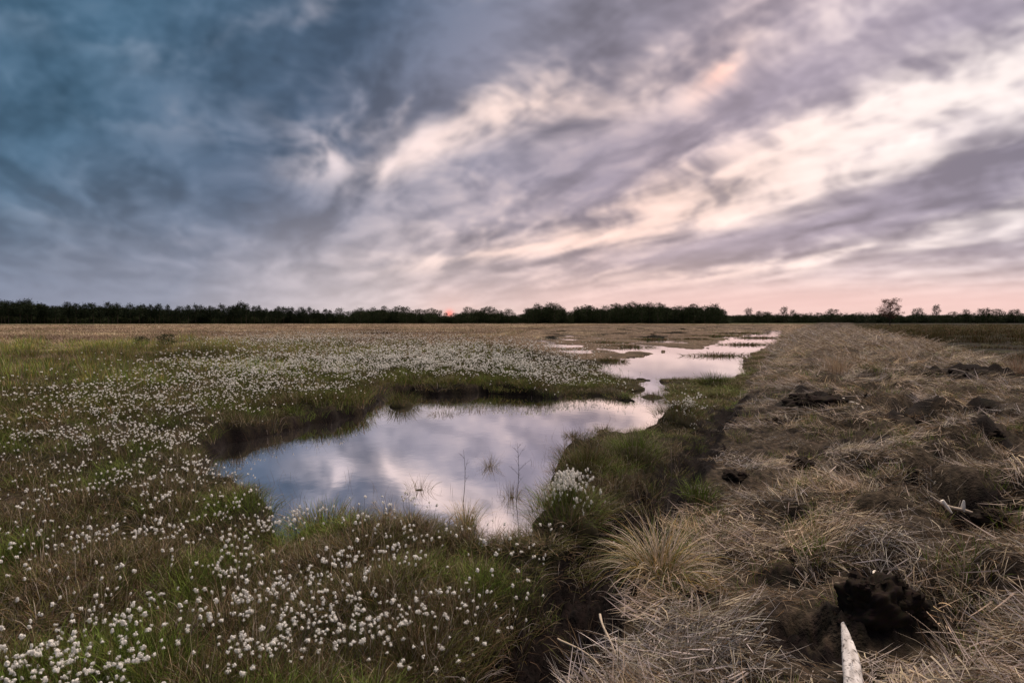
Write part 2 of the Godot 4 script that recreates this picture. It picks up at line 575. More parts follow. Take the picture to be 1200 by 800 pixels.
func build_water() -> void:
	var q := PlaneMesh.new()
	q.size = Vector2(130.0, 240.0)
	var m := StandardMaterial3D.new()
	m.albedo_color = Color(0.92, 0.91, 0.92)
	m.metallic = 1.0
	m.roughness = 0.04
	m.uv1_triplanar = true
	m.uv1_world_triplanar = true
	m.uv1_scale = Vector3(0.5, 0.5, 0.5)
	m.normal_enabled = true
	var n := FastNoiseLite.new()
	n.seed = 3
	n.frequency = 5.0 / 256.0
	n.fractal_octaves = 3
	var im := n.get_seamless_image(256, 256)
	im.convert(Image.FORMAT_L8)
	im.bump_map_to_normal_map(1.0)
	im.convert(Image.FORMAT_RGB8)
	m.normal_texture = ImageTexture.create_from_image(im)
	m.normal_scale = 0.05
	var o := part("water", q, m, self)
	o.position = Vector3(40.0, 0.0, -124.0)
	tag(o, "", "", "", "structure")

# ------------------------------------------------------------------ grass
var grass_mat: StandardMaterial3D
var cotton_mat: StandardMaterial3D
var wood_mat: StandardMaterial3D
var leaf_mat: StandardMaterial3D

const OLIVE := Color(0.078, 0.080, 0.022)
const MOSS := Color(0.052, 0.072, 0.014)
const FRESH := Color(0.125, 0.180, 0.034)
const BROWN := Color(0.130, 0.084, 0.048)
const STRAW := Color(0.49, 0.395, 0.285)
const GREY := Color(0.46, 0.385, 0.325)
const GOLD := Color(0.38, 0.26, 0.09)

func blade(s: Soup, p: Vector3, yaw: float, lean: float, bend: float, length: float, width: float, segs: int, col: Color, twist := 0.0) -> void:
	var dir := Vector3(sin(yaw), 0, cos(yaw))
	var side := Vector3(cos(yaw), 0, -sin(yaw)).rotated(dir, twist)
	var a := lean
	var prev := -1
	for k in segs:
		var w := width * (1.0 - 0.75 * k / segs) * 0.5
		var l := s.add(p - side * w, col)
		s.add(p + side * w, col)
		if prev >= 0:
			s.tri(prev, l, prev + 1); s.tri(prev + 1, l, l + 1)
		prev = l
		p += (dir * sin(a) + Vector3.UP * cos(a)) * (length / segs)
		a += bend / segs
	var tip := s.add(p, col)
	s.tri(prev, tip, prev + 1)

func pick(cols: Array) -> Color:
	var c: Color = cols[rng.randi() % cols.size()]
	var k := rng.randf_range(0.55, 1.4)
	return Color(c.r * k * rng.randf_range(0.94, 1.06), c.g * k, c.b * k * rng.randf_range(0.9, 1.1))

# tussock of many blades rising from a small foot
func tuft(n: int, rad: float, lo: float, hi: float, lean: float, bend: float, width: float, segs: int, cols: Array) -> ArrayMesh:
	var s := Soup.new()
	for k in n:
		var a := rng.randf() * TAU
		var q := sqrt(rng.randf())
		var p := Vector3(sin(a), 0, cos(a)) * q * rad
		blade(s, p + Vector3(0, -0.02, 0), a + rng.randfn(0.0, 0.7), lean * (0.25 + q) * rng.randf_range(0.4, 1.2), bend * rng.randf_range(0.3, 1.5), rng.randf_range(lo, hi), width * rng.randf_range(0.7, 1.3), segs, pick(cols), rng.randf_range(-0.9, 0.9))
	return s.mesh()

# fallen straw: blades combed one way, lying over each other
func thatch(n: int, rad: float, lo: float, hi: float, fan: float, width: float, cols: Array) -> ArrayMesh:
	var s := Soup.new()
	for k in n:
		var a := rng.randf() * TAU
		var p := Vector3(sin(a), 0, cos(a)) * sqrt(rng.randf()) * rad
		p.y = rng.randf_range(0.0, 0.05)
		blade(s, p, rng.randfn(0.0, fan), rng.randf_range(1.0, 1.62), rng.randf_range(-0.3, 0.5), rng.randf_range(lo, hi), width * (rng.randf_range(0.6, 1.2) if rng.randf() < 0.85 else 2.0), 4, pick(cols), rng.randf_range(-1.2, 1.2))
	return s.mesh()

func cotton_head(s: Soup, at: Vector3, r: float, fluff: int) -> void:
	var white := C(0.86, 0.85, 0.82)
	var lobes := 2 + rng.randi() % 2
	for l in lobes:
		var mid := at + Vector3(rng.randfn() * 0.5, rng.randfn() * 0.35 - 0.25 * l, rng.randfn() * 0.5) * r
		var lr := r * rng.randf_range(0.55, 0.95)
		var long := rng.randf_range(0.8, 1.5)
		var rings := 4
		var sides := 6
		var first := s.v.size()
		for i in rings + 1:
			var a := PI * i / rings
			for k in sides:
				var b := TAU * k / sides + i * 0.4
				var q := lr * rng.randf_range(0.68, 1.2)
				s.add(mid + Vector3(cos(b) * sin(a) * q + 0.25 * q * cos(a), cos(a) * q * long, sin(b) * sin(a) * q), white)
		for i in rings:
			for k in sides:
				var a := first + i * sides + k
				var b := first + i * sides + (k + 1) % sides
				s.tri(a, a + sides, b); s.tri(b, a + sides, b + sides)
	for k in fluff:
		var d := Vector3(rng.randfn() + 0.5, rng.randfn() - 0.5, rng.randfn()).normalized()
		var o := d.cross(Vector3(rng.randfn(), rng.randfn(), rng.randfn())).normalized() * r * 0.13
		var q := s.add(at + d * r * 0.5 + o, white)
		s.add(at + d * r * 0.5 - o, white)
		s.add(at + d * r * rng.randf_range(1.3, 2.1) + Vector3(0.3, -0.35, 0.0) * r, white)
		s.tri(q, q + 1, q + 2)

func stem_path(h: float, lean: Vector3) -> Array:
	var out := []
	for k in 5:
		var t := k / 4.0
		out.append(Vector3(lean.x * t * t, h * t, lean.z * t * t))
	return out

func masses(called: String, mesh: Mesh, m: Material, rows: PackedFloat32Array, label: String, category: String) -> void:
	if rows.is_empty(): return
	var mm := MultiMesh.new()
	mm.transform_format = MultiMesh.TRANSFORM_3D
	mm.use_colors = true
	mm.mesh = mesh
	mm.instance_count = rows.size() / 16
	mm.buffer = rows
	var o := MultiMeshInstance3D.new()
	o.multimesh = mm
	o.material_override = m
	o.name = numbered(called)
	add_child(o)
	tag(o, label, category, "", "stuff")

func put_row(rows: PackedFloat32Array, b: Basis, p: Vector3, c: Color) -> void:
	rows.append_array([b.x.x, b.y.x, b.z.x, p.x, b.x.y, b.y.y, b.z.y, p.y, b.x.z, b.y.z, b.z.z, p.z, c.r, c.g, c.b, 1.0])

func upright(yaw: float, k: float, ky := -1.0) -> Basis:
	return Basis(Vector3.UP, yaw).scaled(Vector3(k, k if ky < 0.0 else ky, k))

func on_slope(n: Vector3, yaw: float, k: float) -> Basis:
	var f := Vector3(sin(yaw), 0, cos(yaw))
	f = (f - n * f.dot(n)).normalized()
	return Basis(n.cross(f), n, f).scaled_local(Vector3(k, k, k))

# the lie of the straw: slowly turning, as water and snow combed it
func comb(x: float, z: float) -> float:
	return -0.9 + nz.get_noise_2d(x * 0.45 + 3.0, z * 0.45) * 2.6 + nz.get_noise_2d(x * 1.6, z * 1.6) * 1.1

func in_front(lo: float, hi: float) -> Vector3:
	var r := lo * pow(hi / lo, rng.randf())
	var a := rng.randf_range(-0.98, 0.98)
	return Vector3(r * sin(a), r, -r * cos(a))

func build_grass() -> void:
	grass_mat = mat(0.75, 0.5)
	cotton_mat = mat(1.0, 1.0)
	# ---- marsh grass on the low ground
	var kinds := [
		tuft(26, 0.09, 0.12, 0.30, 0.5, 0.9, 0.0042, 3, [OLIVE, OLIVE, MOSS, BROWN, BROWN, STRAW * 0.7]),
		tuft(26, 0.11, 0.10, 0.24, 0.8, 1.2, 0.0046, 3, [BROWN, BROWN, OLIVE, GREY * 0.6, GOLD * 0.6]),
		tuft(30, 0.10, 0.10, 0.26, 0.5, 0.9, 0.0046, 3, [MOSS * 1.3, OLIVE, FRESH, FRESH * 0.8, OLIVE]),
	]
	var rows := [PackedFloat32Array(), PackedFloat32Array(), PackedFloat32Array()]
	for k in 27000:
		var p := in_front(2.0, 26.0)
		var r := p.y
		var c := cell(p.x, p.z)
		if c < 0 or gt[c] > -0.12 or gs[c] < (0.02 if p.z > -7.5 else 0.10): continue
		if gt[c] > -0.62 - 0.35 * nz.get_noise_2d(p.x * 1.1, p.z * 1.1) and p.z > -12.0 and rng.randf() < (0.97 if gt[c] > -0.46 else 0.72): continue
		var n1 := nz.get_noise_2d(p.x * 0.5, p.z * 0.5) + 0.5 * nz.get_noise_2d(p.x * 1.7, p.z * 1.7)
		if r < 12.0 and nz.get_noise_2d(p.x * 2.6 + 8.0, p.z * 2.6) + 0.4 * nz.get_noise_2d(p.x * 6.0, p.z * 6.0) < -0.42: continue
		var green := smoothstep(0.0, 0.6, n1 + meadow(p) * 0.9)
		var which := 2 if rng.randf() < green else (1 if rng.randf() < 0.50 - n1 * 0.9 else 0)
		var grow := clampf(r / 9.0, 1.0, 2.2)
		var sc := rng.randf_range(0.75, 1.25) * grow
		var hi := sc * lerpf(1.0, 0.62, smoothstep(1.0, 2.2, grow)) * (1.0 + 0.45 * nz.get_noise_2d(p.x * 0.9 + 70.0, p.z * 0.9))
		if p.z > -7.0 and gs[c] < 0.8: hi *= 0.7
		if p.z < -8.0 and p.x > 1.2 and gs[c] < 2.5: hi *= 0.55
		var tone := rng.randf_range(0.8, 1.2) * (1.0 + 0.25 * n1)
		var tint := C(tone, tone, tone)
		put_row(rows[which], upright(rng.randf() * TAU, sc, hi), Vector3(p.x, height_at(p.x, p.z), p.z), tint)
	for k in 3:
		masses("marsh_grass", kinds[k], grass_mat, rows[k], ["short olive and brown marsh grass covering the low ground round the pool", "matted brown dead marsh grass among the green on the low ground", "fresh green moss and grass in patches on the low ground"][k], "grass")
	# ---- the plain further off
	var far := [
		tuft(60, 0.55, 0.16, 0.42, 0.5, 0.7, 0.016, 3, [C(0.34, 0.24, 0.175), C(0.30, 0.205, 0.145), STRAW, C(0.36, 0.26, 0.19), OLIVE]),
		tuft(60, 0.5, 0.16, 0.40, 0.5, 0.7, 0.016, 3, [OLIVE, OLIVE, BROWN, MOSS, OLIVE * 1.3]),
		tuft(60, 0.5, 0.2, 0.55, 0.35, 0.6, 0.016, 3, [FRESH * 1.9, FRESH * 1.5, FRESH, GOLD, STRAW * 0.7]),
	]
	rows = [PackedFloat32Array(), PackedFloat32Array(), PackedFloat32Array()]
	for k in 20000:
		var p := in_front(13.0, 320.0)
		var r := p.y
		var c := cell(p.x, p.z)
		if c < 0 or gt[c] > -0.3 or gs[c] < 0.15: continue
		var n1 := nz.get_noise_2d(p.x * 0.12, p.z * 0.12) + 0.5 * nz.get_noise_2d(p.x * 0.5, p.z * 0.5)
		var m := meadow(p)
		var which := 0
		if m > 0.15 and rng.randf() < 0.2 + m * 0.8: which = 2
		elif gt[c] < -900.0:
			if r < 90.0 and rng.randf() < 0.6 - n1: continue
			which = 1
		elif rng.randf() < 0.92 - moor(p.x, -p.z) or gs[c] < 1.6 or rng.randf() < n1 - 0.35: which = 1
		var sc := rng.randf_range(0.7, 1.2) * clampf(r / 40.0, 0.8, 4.5)
		var hi := rng.randf_range(0.7, 1.1) * clampf(r / 60.0, 0.75, 1.3)
		if which == 2: hi *= 1.25 + 1.3 * nz.get_noise_2d(p.x * 0.22, p.z * 0.22)
		if gt[c] < -900.0: hi *= 1.0 + 1.4 * maxf(n1, 0.0)
		if p.x > 0.0 and r < 60.0: hi *= 0.6
		if shore(3, Vector2(p.x, -p.z)) < 3.0:
			if rng.randf() < 0.5: continue
			hi *= 0.35
		var patch := nz.get_noise_2d(p.x * 0.035, p.z * 0.06)
		var tone := rng.randf_range(0.8, 1.15) * (1.0 + 0.3 * n1 + 0.5 * patch)
		put_row(rows[which], upright(rng.randf() * TAU, sc, hi), Vector3(p.x, height_at(p.x, p.z), p.z), C(tone, tone * (1.0 + 0.08 * patch), tone) if gt[c] > -900.0 else C(tone * 0.75, tone * 0.58, tone * 0.65))
	for k in 3:
		masses("moor_grass", far[k], grass_mat, rows[k], ["bleached pinkish brown moor grass of the open plain", "dark olive sedge along the far shores and beyond the bank", "tall yellow green grass in the meadow patch on the plain"][k], "grass")

	# ---- straw on the bank
	var st := [
		thatch(42, 0.18, 0.08, 0.26, 0.75, 0.0044, [GREY, GREY, STRAW, BROWN, GREY * 0.7]),
		thatch(42, 0.18, 0.05, 0.18, 1.3, 0.0046, [GREY * 0.8, BROWN * 1.3, STRAW * 0.8, BROWN]),
		tuft(30, 0.10, 0.16, 0.40, 1.0, 1.5, 0.0042, 4, [STRAW, GREY, STRAW * 0.8, BROWN, OLIVE]),
		tuft(26, 0.10, 0.06, 0.17, 0.5, 0.8, 0.0050, 3, [FRESH, FRESH * 1.2, OLIVE * 1.3, FRESH * 0.8, STRAW * 0.8]),
	]
	rows = [PackedFloat32Array(), PackedFloat32Array(), PackedFloat32Array(), PackedFloat32Array()]
	for k in 40000:
		var p := in_front(1.9, 200.0)
		var r := p.y
		var c := cell(p.x, p.z)
		if c < 0 or gt[c] < (0.16 if r < 13.0 else 0.05): continue
		if gpt[c] > 0.45 or (r < 9.0 and buried(p.x, p.z)): continue
		var n1 := nz.get_noise_2d(p.x * 0.6 + 90.0, p.z * 0.6) + 0.5 * nz.get_noise_2d(p.x * 1.9, p.z * 1.9 + 90.0)
		if n1 < -0.38 and rng.randf() < 0.75: continue
		if r < 14.0 and nz.get_noise_2d(p.x * 3.0, p.z * 3.0 - 33.0) + 0.3 * n1 < -0.33: continue
		var n2 := nz.get_noise_2d(p.x * 0.9 - 20.0, p.z * 0.9) + 0.4 * nz.get_noise_2d(p.x * 3.1, p.z * 3.1)
		var which := 0 if rng.randf() < 0.6 + n1 * 0.5 else 1
		if r < 90.0 and rng.randf() < 0.07: which = 2
		if n2 > 0.10 and rng.randf() < 0.62: which = 3
		var grow := clampf(r / 10.0, 0.9, 5.0)
		var sc := rng.randf_range(0.75, 1.25) * grow
		var y := height_at(p.x, p.z)
		var tone := rng.randf_range(0.75, 1.2) * (1.0 + 0.3 * n1)
		var b: Basis
		if which <= 1:
			b = on_slope(normal_at(p.x, p.z), comb(p.x, p.z) + rng.randfn(0.0, 0.5), sc)
		else:
			b = upright(rng.randf() * TAU, sc, sc * lerpf(1.0, 0.4, smoothstep(1.0, 4.0, grow)))
		put_row(rows[which], b, Vector3(p.x, y, p.z), C(tone * (1.0 + 0.10 * n2), tone, tone * (1.0 - 0.16 * n2)))
	for k in 4:
		masses("straw" if k < 3 else "bank_grass", st[k], grass_mat, rows[k], ["long grey bleached straw combed flat over the peat bank", "short brown straw litter matted over the peat bank", "arching dry grass standing out of the straw on the bank", "short fresh green grass sprouting through the straw of the bank"][k], "straw" if k < 3 else "grass")

# yellow-green meadow patch on the plain to the west
func meadow(p: Vector3) -> float:
	var c := gp(95, 412, 0.3)
	var e := pow((p.x - c.x) / 18.0, 2.0) + pow((p.z - c.z) / 14.0, 2.0)
	return exp(-e) * (1.0 + nz.get_noise_2d(p.x * 0.3, p.z * 0.3) * 0.8)

# ------------------------------------------------------------------ cotton grass
# where it flowers: column, row, spread in columns and rows, share
const FLOWERS := [
	[60, 645, 45, 16, 150], [40, 755, 55, 35, 170], [170, 725, 80, 40, 170], [250, 650, 70, 32, 230], [330, 600, 60, 25, 90], [120, 590, 80, 25, 150], [380, 680, 70, 40, 140],
	[300, 735, 90, 35, 110], [470, 690, 60, 45, 60], [540, 640, 50, 25, 40], [30, 570, 40, 25, 60], [200, 560, 40, 22, 70], [658, 570, 19, 12, 260], [370, 568, 26, 14, 30], [460, 600, 30, 18, 30],
	[600, 660, 60, 30, 30], [150, 760, 100, 35, 60], [560, 720, 60, 40, 16],
	[150, 520, 90, 22, 380], [60, 500, 70, 22, 260], [230, 500, 45, 22, 320], [90, 465, 80, 10, 300], [180, 480, 60, 14, 300],
	[250, 450, 70, 10, 700], [340, 440, 70, 12, 900], [400, 425, 80, 9, 1300], [300, 428, 70, 6, 800], [330, 400, 50, 4, 900],
	[470, 420, 60, 8, 1700], [560, 425, 60, 9, 1900], [640, 430, 45, 9, 1200], [520, 405, 90, 6, 1600], [660, 450, 40, 8, 380], [380, 393, 60, 4, 1300], [480, 396, 60, 4, 700], [800, 468, 14, 7, 160],
]

func build_cotton() -> void:
	var stalk := C(0.10, 0.12, 0.04)
	var heads := []
	var stems := []
	for k in 3:
		var s := Soup.new()
		cotton_head(s, Vector3.ZERO, 0.0092, 44)
		heads.append(s.mesh())
		var t := Soup.new()
		t.tube(stem_path(1.0, Vector3(0.10 * (k - 1), 0, 0.06)), [0.0045, 0.004, 0.0035, 0.003, 0.0025], 3, stalk, false)
		stems.append(t.mesh())
	var joint := []                       # head and stem as one plant, for the mass
	for k in 3:
		var s := Soup.new()
		s.tube(stem_path(0.26, Vector3(0.03 * (k - 1), 0, 0.02)), [0.0012, 0.0012, 0.001, 0.001, 0.001], 3, stalk, false)
		cotton_head(s, Vector3(0.03 * (k - 1), 0.26, 0.02), 0.0096, 22)
		joint.append(s.mesh())
	var spots := []
	for f in FLOWERS:
		var n: int = f[4]
		for k in int(n * 2.3):
			var u: float = f[0] + rng.randfn() * f[2]
			var v: float = f[1] + rng.randfn() * f[3]
			if v < 386.0 or v > 815.0 or u < -160.0: continue
			# patchy: keep to clumps
			var p := gp(u, v, 0.52)
			var cl := nz.get_noise_2d(p.x * 1.3 + 200.0, p.z * 1.3) + 0.4 * nz.get_noise_2d(p.x * 4.0, p.z * 4.0)
			cl += 0.6 * nz.get_noise_2d(p.x * 0.45, p.z * 0.45 + 50.0)
			if rng.randf() > smoothstep(-0.25, 0.35, cl) + 0.10: continue
			var c := cell(p.x, p.z)
			if c < 0 or gs[c] < (0.05 if p.z < -5.0 and p.x > 0.2 else 0.1) or gt[c] > -0.25 or gt[c] < -900.0: continue
			spots.append(Vector3(p.x, height_at(p.x, p.z) - 0.01, p.z))
	# the nearest stand as single plants
	var knoll := gp(664, 640, 0.1)
	spots.sort_custom(func(a, b): return a.length_squared() < b.length_squared())
	var rows := [PackedFloat32Array(), PackedFloat32Array(), PackedFloat32Array()]
	var single := 0
	for p in spots:
		var r: float = Vector2(p.x, p.z).length()
		var yaw := rng.randf() * TAU
		var tall := rng.randf_range(0.19, 0.31)
		var crown := Vector2(p.x - knoll.x, p.z - knoll.z).length()
		if crown < 0.42: tall += 0.20
		var size := 0.55 + 0.68 * pow(rng.randf(), 1.6)
		var k := rng.randi() % 3
		if single < 300 and seen_by_lens(p + Vector3(0, tall, 0)):
			single += 1
			var o := thing("cotton_grass_plant", p, cotton_label(p, size, tall, crown), "cotton grass", "cotton grass stalks on the near low ground")
			o.rotation = Vector3(rng.randfn() * 0.09, yaw, rng.randfn() * 0.09)
			var st := part("stem", stems[k], grass_mat, o)
			st.scale = Vector3(0.3, tall, 0.3)
			var hd := part("seed_head", heads[k], cotton_mat, o)
			hd.position = Vector3(0.03 * (k - 1), tall, 0.018)
			hd.scale = Vector3.ONE * size
		else:
			var grow := clampf(r / 9.0, 1.0, 3.2)
			put_row(rows[k], upright(yaw, size * grow, lerpf(tall / 0.26, size * grow, 0.35)), p, C(1, 1, 1))
	print("cotton ", spots.size())
	for k in 3:
		masses("cotton_grass_stand", joint[k], cotton_mat, rows[k], "countless white cotton grass heads drifting over the low ground round the pool", "cotton grass")

func seen_by_lens(p: Vector3) -> bool:
	var d := -p.z
	if d < 0.5: return false
	var u := 600.0 + p.x / d * FOCAL
	var v := HORIZON + (EYE.y - p.y) / d * FOCAL
	return u > 0.0 and u < 1200.0 and v < 800.0

func cotton_label(p: Vector3, size: float, tall: float, crown: float) -> String:
	var c := cell(p.x, p.z)
	var head := "small fluffy white head" if size < 0.72 else ("big fluffy white head" if size > 1.1 else "fluffy white head")
	var stem := "short" if tall < 0.23 else ("tall" if tall > 0.275 else "middling")
	var where := "in the open marsh grass"
	if crown < 0.42: where = "on the large flowering tussock at the pool"
	elif gt[c] > -1.2: where = "beside the dark ditch under the bank"
	elif gs[c] < 0.9: where = "at the near shore of the pool"
	elif nz.get_noise_2d(p.x * 0.5, p.z * 0.5) + 0.5 * nz.get_noise_2d(p.x * 1.7, p.z * 1.7) > 0.3: where = "in a green patch of grass"
	elif gs[c] > 3.0: where = "in brown grass far back from the pool"
	return "%s cotton grass stalk with %s %s" % [stem, head, where]

# thin sedge stems standing in the shallows
func build_shallows() -> void:
	var m := [tuft(5, 0.05, 0.08, 0.26, 0.3, 0.5, 0.0030, 3, [BROWN, OLIVE, BROWN * 0.7]), tuft(3, 0.07, 0.10, 0.34, 0.25, 0.4, 0.0028, 3, [BROWN, GREY * 0.5, OLIVE])]
	var rows := [PackedFloat32Array(), PackedFloat32Array()]
	for k in 5200:
		var p := in_front(4.5, 17.0)
		var c := cell(p.x, p.z)
		if c < 0 or gs[c] > 0.0 or gs[c] < -1.3: continue
		var n1 := nz.get_noise_2d(p.x * 1.2 + 5.0, p.z * 1.2)
		if rng.randf() > smoothstep(-0.1, 0.5, n1) * (0.8 if gs[c] > -0.5 else 0.35): continue
		put_row(rows[k % 2], upright(rng.randf() * TAU, rng.randf_range(0.8, 1.3)), Vector3(p.x, -0.02, p.z), C(1, 1, 1))
	for k in 2:
		masses("shallow_sedge", m[k], grass_mat, rows[k], ["thin brown sedge stems standing in the shallows along the shores", "sparse bent sedge stems further out in the shallows"][k], "sedge")

# ------------------------------------------------------------------ trees
const NEEDLE := Color(0.022, 0.032, 0.015)
const LEAF := Color(0.032, 0.044, 0.016)
const BARK := Color(0.085, 0.065, 0.050)

# a clump of leaf faces filling a small ball
func clump(s: Soup, at: Vector3, r: float, n: int, size: float, col: Color) -> void:
	for k in n:
		var d := Vector3(rng.randfn(), rng.randfn() * 0.7, rng.randfn()) * 0.48
		var p := at + d * r
		var a := Vector3(rng.randfn(), rng.randfn(), rng.randfn()).normalized() * size
		var b := a.cross(Vector3(rng.randfn(), rng.randfn(), rng.randfn())).normalized() * size * 0.8
		var g := rng.randf_range(0.65, 1.35)
		var c := Color(col.r * g, col.g * g, col.b * g)
		var q := s.add(p - a, c)
		s.add(p + a * 0.8 + b * 0.3, c); s.add(p + b, c)
		s.tri(q, q + 1, q + 2)

# meshes of a tree one unit tall: [trunk with limbs, crown]
func tree_shape(base: float, wide: float, clumps: int, leaf: Color, bark: Color, kind: String) -> Array:
	var t := Soup.new()
	var c := Soup.new()
	var bow := rng.randf_range(-0.03, 0.03)
	var path := []
	var radii := []
	for k in 7:
		var f := k / 6.0
		path.append(Vector3(bow * sin(f * PI), f * 0.94 - 0.02, bow * 0.6 * sin(f * 2.0)))
		radii.append(lerpf(0.020, 0.004, f))
	t.tube(path, radii, 6, bark)
	for k in clumps:
		var f := (k + rng.randf()) / clumps           # 0 crown foot, 1 top
		var y := base + (0.97 - base) * f
		var r := wide
		if kind == "pine": r *= 0.35 + 0.75 * sin(PI * clampf(0.25 + f * 0.72, 0.0, 1.0))
		elif kind == "spire": r *= 1.05 - f
		else: r *= 0.25 + 0.85 * sqrt(maxf(sin(PI * clampf(0.12 + f * 0.83, 0.0, 1.0)), 0.0))
		var a := k * 2.4 + rng.randf() * 0.9
		var q := r * sqrt(rng.randf_range(0.1, 1.0))
		var at := Vector3(sin(a) * q, y + rng.randf_range(-0.02, 0.02), cos(a) * q)
		var foot := Vector3(bow * sin(y * PI), maxf(y - q * 0.5, base * 0.6), 0)
		if k % 3 == 0 or kind == "sparse":
			t.tube([foot, foot.lerp(at, 0.55) + Vector3(0, 0.012, 0), at], [0.008, 0.005, 0.002], 4, bark, false)
		if kind == "sparse":
			for e in 4:
				var tip := at + Vector3(rng.randfn(), absf(rng.randfn()), rng.randfn()) * 0.06
				t.tube([at, tip], [0.003, 0.0015], 3, bark, false)
				clump(c, tip, 0.07, 22, 0.019, leaf)
		else:
			clump(c, at, rng.randf_range(0.09, 0.15) * (1.5 if wide > 0.4 else 1.0), 30, 0.034 * (1.4 if wide > 0.4 else 1.0), leaf)
	return [t.mesh(), c.mesh()]

const SKYLINE := [[-260, 353], [0, 354], [35, 351.5], [60, 356], [130, 356.5], [180, 357], [200, 359], [272, 358], [281, 355], [292, 359], [340, 361], [390, 363], [405, 362], [430, 360], [460, 359], [480, 362],
	[510, 363], [522, 366.5], [532, 366.5], [540, 363.5], [558, 359], [580, 360.5], [600, 364.5], [614, 364], [622, 357], [640, 356], [655, 358], [667, 362.5], [675, 357.5], [700, 357], [715, 359], [722, 356], [745, 355],
	[790, 356], [815, 355.5], [824, 360], [835, 354.5], [846, 359], [851, 367.5], [1500, 367.5]]

func skyline(u: float) -> float:
	for k in SKYLINE.size() - 1:
		if u < SKYLINE[k + 1][0]:
			return lerpf(SKYLINE[k][1], SKYLINE[k + 1][1], (u - SKYLINE[k][0]) / (SKYLINE[k + 1][0] - SKYLINE[k][0]))
	return 367.5

func plant_tree(called: String, shape: Array, u: float, depth: float, top: float, stretch: float, label: String, group: String, category := "tree") -> Node3D:
	var x := (u - 600.0) / FOCAL * depth
	var y := height_at(x, -depth) - 0.15
	var tall := EYE.y + (HORIZON - top) / FOCAL * depth - y
	var o := thing(called, Vector3(x, y, -depth), label, category, group)
	o.rotation.y = rng.randf() * TAU
	o.scale = Vector3(tall * stretch, tall, tall * stretch)
	part("trunk", shape[0], wood_mat, o)
	part("crown", shape[1], leaf_mat, o)
	return o

func wood_label(k: int, top: float, looks: Array) -> String:
	return "%s, %s, in the far wood" % [looks[k], "taller than most" if top < 356.5 else ("middling height" if top < 361.0 else "lower than most")]

